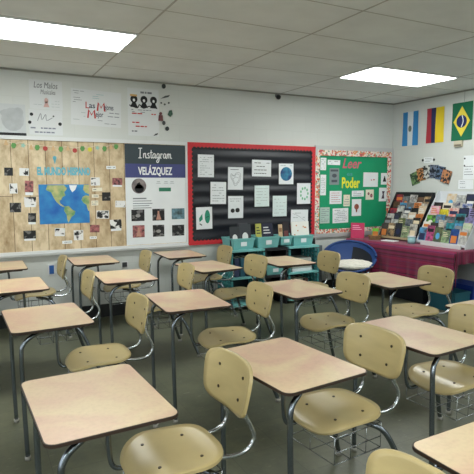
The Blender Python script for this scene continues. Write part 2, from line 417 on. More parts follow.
def make_unit():
    t = thing('school_desk', 'desk', 'school desk')
    bm = bm_new(); prism(bm, [(x + .008, y) for x, y in rrect(.222, .293, .035)], .7275, .7395); top = mk('desktop', bm, M_desk, t, bevel=0)
    bm = bm_new(); o_, i_ = [[(x + .008, y) for x, y in P] for P in (rrect(.226, .297, .038), rrect(.2222, .2932, .035))]
    for z0, z1 in ((.7268, .7388),):
        vo = [[bm.verts.new((x, y, z)) for x, y in o_] for z in (z0, z1)]; vi = [[bm.verts.new((x, y, z)) for x, y in i_] for z in (z0, z1)]
        n = len(o_)
        for k in range(n):
            j = (k + 1) % n
            bm.faces.new((vo[0][k], vo[0][j], vo[1][j], vo[1][k])); bm.faces.new((vi[0][j], vi[0][k], vi[1][k], vi[1][j]))
            bm.faces.new((vo[1][k], vo[1][j], vi[1][j], vi[1][k])); bm.faces.new((vo[0][j], vo[0][k], vi[0][k], vi[0][j]))
    mk('edge_band', bm, M_edge, top)
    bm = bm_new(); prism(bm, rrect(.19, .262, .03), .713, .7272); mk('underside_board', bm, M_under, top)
    r = .0125
    for s in (1, -1):
        bm = bm_new()
        x0 = -.165; yf = .262 * s; sag = .70
        tube(bm, [(x0 + .006, yf, .012), (x0, yf * .985, .3), (x0 - .002, yf * .96, .58), (x0 + .012, yf * .93, .655), (x0 + .065, yf * .86, .692), (x0 + .15, yf * .62, .699),
                  (.09, yf * .4, .700), (.17, yf * .3, .700)], r)
        leg = mk('front_leg', bm, M_steel, t)
        bm = bm_new(); tube(bm, [(x0 + .006, yf, .0), (x0 + .006, yf, .022)], .017, smooth=1); mk('foot_glide', bm, M_glide, leg)
        bm = bm_new()
        tube(bm, [(.33, 0, .395), (.36, .06 * s, .397), (.41, .135 * s, .393), (.46, .185 * s, .36), (.51, .215 * s, .26), (.555, .235 * s, .13), (.60, .252 * s, .012)], .0135)
        leg = mk('rear_leg', bm, M_steel, t)
        bm = bm_new(); tube(bm, [(.60, .252 * s, 0), (.60, .252 * s, .022)], .018, smooth=1); mk('foot_glide', bm, M_glide, leg)
        bm = bm_new()
        tube(bm, [(.36, .075 * s, .424), (.45, .10 * s, .421), (.54, .115 * s, .412), (.607, .118 * s, .425), (.638, .118 * s, .465), (.631, .115 * s, .51), (.603, .108 * s, .57), (.596, .10 * s, .615), (.608, .095 * s, .68)], .0095)
        mk('back_support', bm, M_chrome, t)
    bm = bm_new(); tube(bm, [(.0, .10, .70), (.05, .11, .695), (.078, .115, .66), (.086, .115, .58), (.088, .115, .46), (.10, .11, .385), (.15, .10, .372), (.25, .09, .405), (.46, .08, .413)], .0105); mk('seat_connector', bm, M_steel, t)
    bm = shell(seat_fn, .193, .196, 3.0, .012); seat = mk('seat', bm, M_ply, t)
    bm = shell(lambda a, b: back_fn(-a, b), .196, .115, 4.0, .011); back = mk('backrest', bm, M_ply, t)
    for a, b in ((-.09, -.1), (-.09, .1), (.09, -.1), (.09, .1)):
        p = seat_fn(a, b); bm = bm_new(); disc(bm, 0, 0, .007, .007, 0, .0035, 12); mk('bolt', bm, M_bolt, seat, (p[0], p[1], p[2] + .0055))
    for a, b in ((-.10, .045), (.10, .045), (-.09, -.05), (.09, -.05)):
        p = back_fn(a, b); bm = bm_new(); disc(bm, 0, 0, .007, .007, 0, .0035, 12)
        o = mk('bolt', bm, M_bolt, back, (p[0] - .0055, p[1], p[2])); o.rotation_euler = (0, math.radians(-90), 0)
    # wire book basket
    bm = bm_new(); w = .0026; bx0, bx1, by, zt, zb = .16, .46, .165, .40, .275
    for k in range(4):
        x = bx0 + (bx1 - bx0) * k / 3
        P = [(x, -by, zt), (x, -by, zb), (x, by, zb), (x, by, zt)]; tube(bm, P, w, 6, 1)
    for k in range(3):
        y = -by + by * k
        if abs(y) > .1: tube(bm, [(bx0, y, zb), (bx1, y, zb)], w, 6, 1)
        else: tube(bm, [(bx0, y, zb + .06), (bx0, y, zb), (bx1, y, zb), (bx1, y, zt)], w, 6, 1)
    tube(bm, [(bx0, -by, zb + .055), (bx1, -by, zb + .055)], w, 6, 1); tube(bm, [(bx0, by, zb + .055), (bx1, by, zb + .055)], w, 6, 1)
    tube(bm, [(bx0, -by, zt), (bx0, by, zt), (bx1, by, zt), (bx1, -by, zt), (bx0, -by, zt)], w * 1.3, 6, 1)
    mk('wire_basket', bm, M_wire, t)
    return t
proto = make_unit()
G = 'school desks with attached plywood chairs'
units = [
 (.358, 1.886, .046, 'nearest left school desk with pinkish marbled top, its chair seat at bottom left'),
 (.345, 3.218, .043, 'second desk of the left column, directly behind the nearest left pinkish desk'),
 (.245, 4.354, .02, 'third desk of the left column, top cut by left picture edge'),
 (.190, 5.440, .0, 'far left desk against the back wall below the map board, mostly out of frame'),
 (1.205, 1.884, .101, 'large central front desk with peach top and wire basket under its tan chair'),
 (1.262, 3.247, -.05, 'cream-topped desk in the middle of the picture, behind the central front desk'),
 (1.123, 4.354, -.023, 'pinkish desk in the second row from the back wall below the profile poster edge'),
 (1.072, 5.440, -.021, 'back row desk standing at the wall under the right end of the map board'),
 (2.06, 1.94, .08, 'front right desk with pale top, its tan chair cut by the right frame edge'),
 (2.16, 3.226, .031, 'desk right of the middle with worn brownish top, before the teal shelves'),
 (1.985, 4.498, .105, 'beige desk in front of the left teal shelf, second row from back wall'),
 (2.045, 5.440, -.02, 'back row desk at the wall under the white profile poster'),
 (3.018, 3.174, -.023, 'desk nearest the magenta covered table, its chair back against the cloth'),
 (2.82, 4.450, -.03, 'desk in front of the teal book bins, second row from back wall'),
 (1.372, .800, .03, 'desk corner poking into the bottom right corner of the picture'),
 (.405, .855, .03, 'desk unit whose chair back top peeks in at the bottom edge, right'),
 (2.930, 2.020, .05, 'desk at far right whose left corner shows behind a tan chair back'),
]
for i, (x, y, a, lab) in enumerate(units):
    o = proto if i == 0 else copy_tree(proto)
    o.location = (x, y, 0); o.rotation_euler = (0, 0, a); tag(o, lab, 'school desk', G)

# ------------------------------------------------------------------ boards on the back wall
def board(name, label, u0, u1, z0, z1, backing, fr, frm):
    t = thing(name, label, 'bulletin board'); t.matrix_world = frame('back', (u0 + u1) / 2, (z0 + z1) / 2, 0)
    W, Hh = (u1 - u0) / 2, (z1 - z0) / 2; f = fr
    bm = bm_new(); box(bm, -W, W, Hh - f, Hh, 0, .03); box(bm, -W, W, -Hh, -Hh + f, 0, .03); box(bm, -W, -W + f * .6, -Hh + f, Hh - f, 0, .03); box(bm, W - f * .6, W, -Hh + f, Hh - f, 0, .03)
    mk('frame', bm, frm, t)
    bm = bm_new(); box(bm, -W + f * .6, W - f * .6, -Hh + f, Hh - f, 0, .014); mk('backing_paper', bm, backing, t)
    return t, W, Hh
b1, W, Hh = board('bulletin_board', 'long bulletin board covered with wood plank paper and a world map', -1.6, 2.325, .775, 2.035, M_plank, .04, M_whitetrim)
# chalk rail under the first board
bm = bm_new(); box(bm, -W, W, -Hh - .012, -Hh + .012, .03, .055); mk('rail', bm, M_alu, b1)
b2, W, Hh = board('bulletin_board', 'black corrugated bulletin board with red scalloped border', 2.327, 4.215, .775, 2.035, M_navy, .035, M_red)
# corrugated sheet
bm = bm_new(); n = 150; z0 = -Hh + .036; z1 = Hh - .036; prev = None
for i in range(n + 1):
    y = z0 + (z1 - z0) * i / n; d = .021 + .006 * math.sin(y / .148 * 2 * math.pi) + .0015 * math.sin(y / .021)
    cur = [bm.verts.new((-W + .03, y, d)), bm.verts.new((W - .03, y, d))]
    if prev: bm.faces.new((prev[0], prev[1], cur[1], cur[0])).smooth = True
    prev = cur
mk('corrugated_sheet', bm, M_navy, b2)
bm = bm_new(); e = .064
for a in ((-W, W, Hh - e, Hh), (-W, W, -Hh, -Hh + e), (-W, -W + e, -Hh + e, Hh - e), (W - e, W, -Hh + e, Hh - e)): box(bm, *a, .0302, .0325)
mk('border_strip', bm, M_red, b2)
bm = bm_new(); k = .05
nx = int((2 * W - 2 * e) / k); ny = int((2 * Hh - 2 * e) / k)
for i in range(nx):
    x = -W + e + (i + .5) * (2 * W - 2 * e) / nx
    for s in (1, -1): disc(bm, x, s * (Hh - e), k * .42, .014, .0302, .0335, 12)
for i in range(ny):
    y = -Hh + e + (i + .5) * (2 * Hh - 2 * e) / ny
    for s in (1, -1): disc(bm, s * (W - e), y, .014, k * .42, .0302, .0335, 12)
mk('scalloped_edge', bm, M_blackp, b2)
b3, W, Hh = board('bulletin_board', 'emerald green reading bulletin board with floral border and grey frame', 4.217, 5.64, .775, 2.055, M_green, .06, M_alu)
bm = bm_new(); e = .035; e2 = .105
for a in ((-W + e, W - e, Hh - e2 - .03, Hh - e - .02), (-W + e, W - e, -Hh + e + .02, -Hh + e2 + .01), (-W + .005, -W + .075, -Hh + e2 + .01, Hh - e2 - .03), (W - .11, W - .035, -Hh + e2 + .01, Hh - e2 - .03)): box(bm, *a, .0302, .032)
mk('border_strip', bm, M_floral, b3)

# --- world map
DB = .0145
o, W, Hh = wall_sheet('world_map', 'back', 64.5, 204, 50, 39, mat('ocean_print', (52, 142, 196), .5, col2=(20, 92, 172), scale=7), DB, 0, .002, 'blue world map pinned in the middle of the plank paper board', 'map')
land = [
 [(.17, .98), (.5, .98), (.56, .9), (.5, .8), (.52, .72), (.46, .68), (.43, .6), (.4, .6), (.41, .52), (.46, .47), (.5, .44), (.48, .42), (.42, .46), (.34, .55), (.28, .68), (.24, .8), (.14, .86)],
 [(.5, .44), (.58, .45), (.64, .36), (.71, .31), (.69, .22), (.63, .17), (.59, .08), (.56, .02), (.54, .1), (.53, .22), (.48, .33)],
 [(.9, .99), (1, .99), (1, .75), (.93, .78), (.88, .86)],
 [(.87, .68), (.93, .72), (1, .7), (1, .3), (.97, .32), (.94, .47), (.88, .52), (.84, .6)]]
bm = bm_new()
for poly in land: prism(bm, [((a - .5) * W, (b - .5) * Hh) for a, b in poly], .002, .0026)
mk('continent', bm, mat('land_print', (196, 188, 128), .6, col2=(88, 146, 96), scale=14), o)
bm = bm_new(); prism(bm, [((a - .5) * W, (b - .5) * Hh) for a, b in ((.6, .98), (.76, .98), (.72, .86), (.66, .8), (.62, .88))], .002, .0026)
mk('ice_sheet', bm, M_paper, o)
# --- title letters
def letters(name, wall, cx, cy, wpx, hpx, s, m, d, label, bold=0, shear=0, tilt=0):
    u, z, W, Hh = px_rect(wall, cx, cy, wpx, hpx)
    bm = bm_new(); text_into(bm, s, Hh * 1.38, 0, 0, .001, bold, shear, W, .0008)
    o = mk(name, bm, m); o.matrix_world = frame(wall, u, z, d, tilt); tag(o, label, 'lettering'); return o
M_sky = mat('sky_blue_card', (100, 174, 192), .6)
letters('title_lettering', 'back', 64, 171.3, 53, 7.5, 'EL MUNDO HISPANO', M_sky, DB, 'pale blue cut-out title letters above the world map', bold=.006)
bm = bm_new()
u, z, W, Hh = px_rect('back', 54.5, 160, 5, 8)
disc(bm, 0, Hh * .25, W * .4, Hh * .25, 0, .002, 16); prism(bm, [(-W * .3, Hh * .15), (W * .3, Hh * .15), (W * .05, -Hh * .5), (-W * .05, -Hh * .5)], 0, .002)
o = mk('paper_pin_marker', bm, M_sky); o.matrix_world = frame('back', u, z, DB); tag(o, 'small pale blue paper marker above the title letters', 'paper cutout')
# --- garland
g = thing('paper_garland', 'string of small coloured paper fruits and leaves along top of the map board', 'garland'); g.matrix_world = frame('back', 1.0, 1.9, DB)
ORN = [(6, 144.5, 'tan'), (13.5, 147, 'leaf'), (23, 146, 'star'), (31, 149, 'tan'), (37, 149, 'leaf'), (45, 149.5, 'red'), (53, 150, 'tan'), (60.5, 150.5, 'leaf'), (67.5, 150, 'tan'), (74.5, 151.5, 'red'),
       (82, 150, 'leaf'), (89.5, 150.5, 'yellow'), (97, 148.5, 'star'), (104, 150, 'leaf'), (110.5, 148.5, 'tan'), (115.5, 148, 'leaf')]
gm = {'tan': mat('orn_tan', (206, 172, 130), .7), 'leaf': mat('orn_green', (96, 150, 84), .7), 'star': mat('orn_teal', (150, 190, 176), .7), 'red': mat('orn_red', (176, 66, 62), .7), 'yellow': mat('orn_yellow', (214, 204, 70), .7)}
bm = bm_new(); P = []
for x, y, k in ORN:
    u, z = uz('back', x, y); P.append((u - 1.0, z - 1.9 + .035, .004))
tube(bm, P, .0018, 6, 3); mk('string', bm, M_cream, g)
for (x, y, k), p in zip(ORN, P):
    bm = bm_new(); r = .025
    if k == 'star': prism(bm, [(math.cos(a * math.pi / 5) * (r * 1.2 if a % 2 == 0 else r * .6), math.sin(a * math.pi / 5) * (r * 1.2 if a % 2 == 0 else r * .6) - .03) for a in range(10)], 0, .003)
    elif k == 'leaf': prism(bm, [(-.6 * r, .2 * r), (-r, -r), (-.3 * r, -2.1 * r), (.5 * r, -1.9 * r), (1.1 * r, -.8 * r), (.7 * r, .2 * r)], 0, .003)
    elif k == 'tan': prism(bm, [(-.2 * r, .3 * r), (-.9 * r, -1.7 * r), (.9 * r, -1.7 * r), (.2 * r, .3 * r)], 0, .003)
    else: disc(bm, 0, -.025, r * .95, r * 1.0, 0, .003, 16)
    mk('paper_ornament', bm, gm[k], g, (p[0], p[1], .006))
# --- photos on the plank paper
PH = [(8.5, 171.7, 8.7, 8, M_photod, 'black square photo with pale emblem at upper left of the map board', 0),
 (24, 172, 9.5, 7.5, M_photo, 'black and white group photo left of the blue title letters', 0),
 (13.4, 188.5, 8, 10, M_photo, 'cut-out portrait on cream paper above the dark grey photo at left', 0),
 (29, 186.5, 8.5, 11.5, M_photoc, 'tall dark photo with pink figure beside upper left corner of the map', 1),
 (30, 201, 12, 8, M_photo, 'wide pale photo with dark bust just left of the map', 1),
 (15.4, 207.5, 11.5, 9.5, M_photod, 'dark grey photo left of the wide pale bust photo', 0),
 (32, 217.5, 8, 9, M_photod, 'small brownish portrait beside lower left corner of the map', 1),
 (29.6, 234.5, 12.5, 8, M_photod, 'wide black photo at lower left of the map board', 1),
 (59.6, 232, 10, 8, M_photo, 'portrait print under the left half of the map', 0),
 (78.3, 235, 9.5, 10, M_photo, 'rounded black and white print under the right half of the map', 0),
 (94.5, 228.5, 9.5, 7.5, M_photoc, 'reddish group photo below lower right corner of the map', 0),
 (102.5, 214.5, 12.5, 8, M_photo, 'photo of two dark figures right of the map', 0),
 (106, 196.5, 8.5, 8.5, M_photod, 'dark square photo right of the map notes', 0),
 (115.5, 224, 11.5, 9, M_photo, 'horse and rider print near lower right corner of the plank board', 1),
 (120, 204, 10, 6.5, M_photo, 'small pale group print at right edge of the plank board', 0),
 (117, 181.5, 10, 7, M_photoc, 'pink and black portrait at upper right of the plank board', 1),
 (95, 181.5, 9, 8, M_photo, 'portrait pair print just above upper right corner of the map', 0)]
for x, y, w, h, m, lab, cap in PH:
    o, W, Hh = wall_sheet('photo_print', 'back', x, y, w, h, m, DB, random.uniform(-.05, .05), .0015, lab, 'photo', 'portrait prints on the map board')
    if cap:
        bm = bm_new(); box(bm, -W * .45, W * .45, -Hh * .75, -Hh * .5, 0, .0016); mk('caption_strip', bm, M_paper, o)
    elif m is M_photo:
        bm = bm_new(); e = .006
        for a in ((-W / 2, W / 2, Hh / 2 - e, Hh / 2), (-W / 2, W / 2, -Hh / 2, -Hh / 2 + e), (-W / 2, -W / 2 + e, -Hh / 2 + e, Hh / 2 - e), (W / 2 - e, W / 2, -Hh / 2 + e, Hh / 2 - e)): box(bm, *a, .0015, .0019)
        mk('white_margin', bm, M_paper, o)
for x, y, w, h, lab in ((110.7, 167.5, 9.5, 3.2, 'white name strip at upper right of the plank board'), (67, 242, 10, 3, 'white name strip at bottom of the board under the map'),
                        (93, 237.5, 7, 2.6, 'small white name strip right of the rounded print'), (97, 189.5, 10, 3.4, 'cream note strip topmost of the column right of the map'),
                        (95, 196, 7, 3.4, 'cream note strip in middle of the column right of the map'), (94.5, 203, 7, 5, 'cream note card lowest of the column right of the map')):
    o, W, Hh = wall_sheet('name_strip', 'back', x, y, w, h, M_cream if x < 98 and y < 210 and x > 90 else M_paper, DB, random.uniform(-.03, .03), .0015, lab, 'paper strip'); writing(o, W, Hh, 1 if h < 4 else 2, .0015, t=.15, seed=int(x))

# --- profile poster
ux0, zt = uz('back', 124, 143); ux1, _ = uz('back', 186.5, 145); ux1 = min(ux1, 2.322)
PT, PB = 1.99, .82
p = thing('profile_poster', 'tall white poster reading Instagram Velázquez with dark header', 'poster'); p.matrix_world = frame('back', (ux0 + ux1) / 2, (PT + PB) / 2, DB)
PW, PHh = (ux1 - ux0) / 2, (PT - PB) / 2
def pl(x, y):
    u, z = uz('back', x, y); return u - (ux0 + ux1) / 2, z - (PT + PB) / 2
hz = pl(155, 164)[1]; bz = pl(155, 177.7)[1]
bm = bm_new(); box(bm, -PW, PW, -PHh, bz, 0, .002); mk('sheet', bm, M_paper, p)
bm = bm_new(); box(bm, -PW, PW, hz, PHh, 0, .002); mk('header_band', bm, mat('header_slate', (54, 66, 72), .6), p)
bm = bm_new(); box(bm, -PW, PW, bz, hz, 0, .002); mk('name_band', bm, mat('name_indigo', (66, 72, 124), .6), p)
M_wt = mat('white_print', (236, 238, 238), .6)
bm = bm_new(); c = pl(155, 170.8); w = pl(172.5, 171)[0] - pl(138.5, 171)[0]; text_into(bm, 'VELÁZQUEZ', .125, c[0], c[1], .0025, .0035, 0, w, .0004); mk('lettering', bm, M_wt, p)
# handwritten 'Instagram' drawn stroke by stroke (unit: x-height = 1)
LET = {'I': ([[(.0, 0), (.1, 2.0)], [(-.3, 2.0), (.5, 2.05)], [(-.35, 0), (.35, .02)]], .75),
 'n': ([[(0, 0), (.08, 1)], [(.04, .5), (.25, .95), (.5, .9), (.5, .3), (.6, 0), (.8, .15)]], .85),
 's': ([[(.5, .9), (.25, 1), (.1, .75), (.4, .45), (.35, .05), (0, .05)], [(.3, .02), (.6, .1)]], .65),
 't': ([[(.25, 1.7), (.2, .4), (.3, 0), (.55, .15)], [(0, 1.15), (.55, 1.2)]], .55),
 'a': ([[(.6, .85), (.3, 1), (.05, .5), (.2, .02), (.5, .3), (.62, .9), (.6, .2), (.72, 0), (.9, .15)]], .9),
 'g': ([[(.6, .85), (.3, 1), (.05, .5), (.2, .05), (.5, .3), (.62, .9), (.55, -.3), (.3, -.9), (.0, -.7), (.3, -.2), (.9, .2)]], .9),
 'r': ([[(0, 0), (.06, 1)], [(.04, .55), (.25, .95), (.5, .85)], [(0, 0), (.2, .0)]], .6),
 'm': ([[(0, 0), (.08, 1)], [(.04, .5), (.22, .95), (.4, .85), (.4, 0)], [(.4, .5), (.6, .95), (.8, .85), (.8, .2), (.95, 0), (1.1, .15)]], 1.15)}
bm = bm_new(); xh = .055; tot = sum(LET[c_][1] for c_ in 'Instagram'); w = pl(171.5, 154)[0] - pl(139.5, 154)[0]; kx = w / tot; x = pl(139.5, 154)[0]; yb = pl(155, 158.3)[1]
for ch in 'Instagram':
    for s_ in LET[ch][0]: stroke(bm, [(x + a * kx, yb + b * xh) for a, b in s_], .0105, .002, .0026)
    x += LET[ch][1] * kx
mk('handwritten_lettering', bm, M_wt, p)
c = pl(138.5, 186); bm = bm_new(); disc(bm, c[0], c[1], .088, .088, .002, .0026, 28); mk('portrait', bm, mat('portrait_bg', (150, 140, 138), .5, col2=(84, 76, 80), scale=12), p)
bm = bm_new(); disc(bm, c[0] + .004, c[1] - .03, .055, .05, .0026, .003, 20); prism(bm, [(c[0] - .02, c[1] + .03), (c[0] - .05, c[1] - .03), (c[0] + .05, c[1] - .03), (c[0] + .01, c[1] + .045)], .0026, .003); mk('portrait_figure', bm, M_black, p)
c = pl(164.5, 189.5); bm = bm_new(); box(bm, c[0] - .075, c[0] + .075, c[1] - .022, c[1] + .022, .002, .0026); mk('green_button', bm, mat('button_green', (44, 120, 92), .6), p)
bm = bm_new()
for x in (158, 165.5, 171.5):
    c = pl(x, 182.5); box(bm, c[0] - .02, c[0] + .02, c[1] + .004, c[1] + .014, .002, .0026); box(bm, c[0] - .028, c[0] + .028, c[1] - .014, c[1] - .008, .002, .0026)
mk('small_print', bm, mat('pale_print', (176, 180, 184), .7), p)
bm = bm_new()
for i, (y, xe) in enumerate(((199, 146), (201.5, 151), (204, 152), (206.3, 149), (208.5, 151))):
    a = pl(132.5, y - .4); b = pl(xe, y - .4); hh = .007 if i == 0 else .004
    box(bm, a[0], b[0], a[1] - hh, a[1] + hh, .002, .0026)
mk('biography_lines', bm, M_ink, p)
for i, (x0, y0, x1, y1) in enumerate(((131, 209.5, 144, 221), (152, 208.8, 164, 220.4), (171.2, 208.3, 184, 219), (132.3, 225.2, 144.2, 237.3), (152.4, 224.8, 163.8, 236.4), (171.6, 224.8, 183.7, 235.5))):
    a = pl(x0, (y0 + y1) / 2); b = pl(x1, (y0 + y1) / 2); zc1 = pl((x0 + x1) / 2, y0)[1]; zc0 = pl((x0 + x1) / 2, y1)[1]
    bm = bm_new(); box(bm, a[0], b[0], zc0, zc1, .002, .0027); ph = mk('picture', bm, [M_photod, M_photod, mat('landscape_print', (120, 160, 176), .5, col2=(40, 52, 50), scale=16), M_photoc, M_photod, M_photod][i], p)
    cx = (a[0] + b[0]) / 2; cy = (zc0 + zc1) / 2
    bm = bm_new()
    if i in (1, 3): prism(bm, [(cx - .03, zc0 + .01), (cx + .035, zc0 + .01), (cx + .012, cy + .01), (cx + .01, cy + .045), (cx - .01, cy + .045), (cx - .012, cy + .01)], .0027, .0031); mk('figure', bm, mat('gown_print', (188, 140, 122), .6), ph)
    elif i in (0, 4): disc(bm, cx, cy - .005, .03, .02, .0027, .0031, 14); mk('figure', bm, mat('pale_figure', (150, 148, 146), .6), ph)
    else: bm.free()

# --- papers on the black board
M_mint = mat('mint_paper', (214, 228, 226), .7)
M_leaf = mat('green_paint', (40, 142, 112), .6)
DK = .0285
BP = [(205, 166, 16, 22.5, 9, 'lined handwritten sheet at upper left corner of the black board', None),
 (234.5, 178.5, 15, 22.5, 0, 'white sheet with grey outline drawing, upper middle left of the black board', 'sketch'),
 (217.3, 193, 15.5, 22, 7, 'handwritten sheet left of centre, between the outline drawing and the green footprints', None),
 (234.7, 207, 15, 22, 0, 'white sheet with two small dark marks, directly below the outline drawing', 'marks'),
 (203.3, 218, 16, 22, 0, 'white sheet with two green painted shapes at lower left of black board', 'feet'),
 (260.5, 168.3, 19, 16.5, 4, 'landscape sheet with black handwriting near top of the black board', 'hand'),
 (285, 174, 14.5, 20.5, 0, 'white sheet with a round blue globe drawing', 'globe'),
 (260.8, 196, 14.5, 21, 6, 'pale sheet with faint green writing below the landscape handwritten sheet', 'faint'),
 (278.6, 206, 14, 20.5, 5, 'pale blank-looking sheet with faint grey writing right of centre on black board', 'faint'),
 (302.5, 193.5, 13.3, 20.6, 0, 'white sheet with ring of green leaves near the red border', 'leaves'),
 (298.3, 217.3, 17, 15.5, 3, 'landscape sheet with thin diagonal line at lower right of the black board', 'diag')]
for i, (x, y, w, h, rows, lab, k) in enumerate(BP):
    o, W, Hh = wall_sheet('paper_sheet', 'back', x, y, w, h, M_mint if k in ('faint',) else M_paper, DK, random.uniform(-.02, .02), .0015, lab, 'paper', 'student papers on the black board')
    zz = .0015
    if rows: writing(o, W, Hh, rows, zz, M_black if k == 'hand' else mat('faint_ink', (178, 186, 186), .8) if k in ('faint', 'diag') else M_ink, t=.09, seed=i, fill=.75)
    bm = bm_new()
    if k == 'sketch':
        for q in range(2): stroke(bm, [(W * a * (1 - .25 * q), Hh * b * (1 - .25 * q)) for a, b in ((-.3, .22), (-.1, .12), (.05, .25), (.3, .24), (.32, -.02), (.12, -.25), (-.05, -.32), (-.2, -.1), (-.32, .05), (-.3, .22))], .004, zz, zz + .0005)
        stroke(bm, [(-.2 * W, -.05 * Hh), (0, .06 * Hh), (.2 * W, .02 * Hh)], .004, zz, zz + .0005); box(bm, -.35 * W, .2 * W, .38 * Hh, .41 * Hh, zz, zz + .0005); mk('drawing', bm, M_ink, o)
    elif k == 'marks':
        disc(bm, -.2 * W, -.16 * Hh, .03, .028, zz, zz + .0005, 10); disc(bm, .12 * W, -.14 * Hh, .032, .03, zz, zz + .0005, 10); mk('drawing', bm, M_photod, o); writing(o, W, Hh, 2, zz, M_ink, y0=.22, y1=.42, t=.1, seed=31)
    elif k == 'feet':
        disc(bm, .2 * W, .06 * Hh, .036, .085, zz, zz + .0005, 18); prism(bm, [(-.32 * W, .0), (-.12 * W, .2 * Hh), (-.1 * W, -.05 * Hh), (-.3 * W, -.18 * Hh)], zz, zz + .0005); mk('painting', bm, M_leaf, o)
        bm = bm_new(); stroke(bm, [(-.3 * W, -.24 * Hh), (-.15 * W, -.32 * Hh)], .012, zz, zz + .0005); stroke(bm, [(.1 * W, .02 * Hh), (.3 * W, .08 * Hh)], .006, zz + .0005, zz + .001); mk('dark_stroke', bm, M_black, o)
    elif k == 'globe':
        disc(bm, 0, 0, W * .4, W * .4, zz, zz + .0005, 28); gl = mk('globe_drawing', bm, mat('globe_paint', (60, 150, 178), .6, col2=(22, 60, 116), scale=14), o)
        writing(o, W, Hh, 1, zz, M_ink, y0=.36, y1=.44, seed=5)
    elif k == 'leaves':
        for q in range(9):
            a = q * 2 * math.pi / 9; x_, y_ = .27 * W * math.cos(a) + .04 * W, .27 * Hh * math.sin(a); disc(bm, x_, y_, .014, .02, zz, zz + .0005, 8)
        mk('painting', bm, mat('leaf_paint', (110, 184, 140), .6), o)
    elif k == 'diag':
        stroke(bm, [(-.4 * W, .25 * Hh), (0, .05 * Hh), (.4 * W, -.3 * Hh)], .003, zz, zz + .0005); mk('drawing', bm, M_ink, o)
    else: bm.free()

# --- papers on the green board
GP = [(322.7, 164, 5.7, 12.4, 5, M_paper, 'narrow white strip at upper left corner of green board', None),
 (333.3, 162.5, 12.4, 5, 2, M_paper, 'small wide white strip beside the pink word at top of green board', None),
 (333.7, 176.5, 9.5, 16.5, 0, mat('grey_poster', (126, 138, 140), .6), 'grey printed poster left of the yellow word on green board', 'grey'),
 (322.5, 185, 5.6, 20.5, 10, M_paper, 'long narrow white strip down the left side of green board', None),
 (370, 179.7, 14.6, 14.3, 0, M_paper, 'square white sheet with small red and black picture right of the yellow word', 'birds'),
 (383.8, 178.8, 7, 11.5, 0, M_paper, 'small card with dark triangular figure at upper right of green board', 'tri'),
 (335, 197.4, 12, 13, 5, M_paper, 'white sheet with reddish text below the grey poster', 'red'),
 (346, 200.5, 6.4, 11.5, 4, M_cream, 'small two-tone card between the reddish text sheet and the tree card', None),
 (357.2, 193.6, 12, 6, 3, M_paper, 'small wide text card below the yellow word', None),
 (369, 194.6, 8, 10, 0, M_cream, 'small card with coloured pictures below the square sheet', 'pics'),
 (382.3, 194.5, 8, 13.5, 0, M_paper, 'card with dark standing figure at right side of green board', 'fig'),
 (355.8, 207.5, 9.3, 16.7, 0, M_paper, 'tall white card with brown and red balloon drawing', 'tree'),
 (324.2, 215.3, 9.5, 16, 7, mat('grey_green_sheet', (176, 200, 190), .7), 'greenish grey text sheet at lower left of green board', None),
 (339.8, 215.5, 15.6, 14.6, 7, M_paper, 'large white text sheet at bottom of green board', None)]
for i, (x, y, w, h, rows, m, lab, k) in enumerate(GP):
    o, W, Hh = wall_sheet('paper_sheet', 'back', x, y, w, h, m, DB, random.uniform(-.02, .02), .0015, lab, 'paper', 'papers on the green board')
    zz = .0015
    if rows: writing(o, W, Hh, rows, zz, mat('rose_ink', (190, 120, 120), .7) if k == 'red' else M_ink, t=.13, seed=50 + i)
    bm = bm_new()
    if k == 'grey': box(bm, -.4 * W, .4 * W, .3 * Hh, .42 * Hh, zz, zz + .0005); box(bm, -.3 * W, .3 * W, -.35 * Hh, -.2 * Hh, zz, zz + .0005); disc(bm, 0, .05 * Hh, .25 * W, .12 * Hh, zz, zz + .0005); mk('print', bm, mat('slate_print', (74, 80, 88), .6), o)
    elif k == 'birds': disc(bm, .05 * W, -.02 * Hh, .012, .008, zz, zz + .0005, 10); disc(bm, .22 * W, .0, .015, .01, zz, zz + .0005, 10); mk('print', bm, M_redink, o)
    elif k == 'tri': prism(bm, [(-.25 * W, -.25 * Hh), (.25 * W, -.25 * Hh), (.03 * W, .25 * Hh), (-.03 * W, .25 * Hh)], zz, zz + .0005); mk('print', bm, M_black, o)
    elif k == 'fig': prism(bm, [(-.2 * W, -.3 * Hh), (.15 * W, -.3 * Hh), (.1 * W, .05 * Hh), (.2 * W, .25 * Hh), (-.15 * W, .25 * Hh), (-.05 * W, 0)], zz, zz + .0005); mk('print', bm, mat('plum_print', (70, 52, 70), .6), o)
    elif k == 'pics': disc(bm, -.15 * W, .1 * Hh, .02, .022, zz, zz + .0005, 10); disc(bm, .2 * W, -.1 * Hh, .024, .03, zz, zz + .0005, 10); mk('print', bm, M_photoc, o)
    elif k == 'tree': disc(bm, 0, .05 * Hh, .25 * W, .17 * Hh, zz, zz + .0005, 16); prism(bm, [(-.06 * W, -.28 * Hh), (.06 * W, -.28 * Hh), (.1 * W, -.08 * Hh), (-.1 * W, -.08 * Hh)], zz, zz + .0005); mk('print', bm, mat('balloon_print', (178, 92, 74), .6, col2=(92, 60, 44), scale=30), o)
    else: bm.free()
letters('word_lettering', 'back', 351.5, 163.5, 19, 10, 'Leer', mat('rose_card', (214, 84, 118), .6), DB, 'handwritten rose pink word Leer at top of green board', bold=.002, shear=.3)
letters('word_lettering', 'back', 349, 174.5, 5.5, 4, 'es', mat('teal_card', (72, 150, 150), .6), DB, 'small teal word es between the pink and the yellow words', bold=.001)
letters('word_lettering', 'back', 350.3, 182.8, 18, 10.5, 'Poder', mat('yellow_card', (226, 222, 50), .6), DB, 'bold yellow word Poder on the green board', bold=.006)

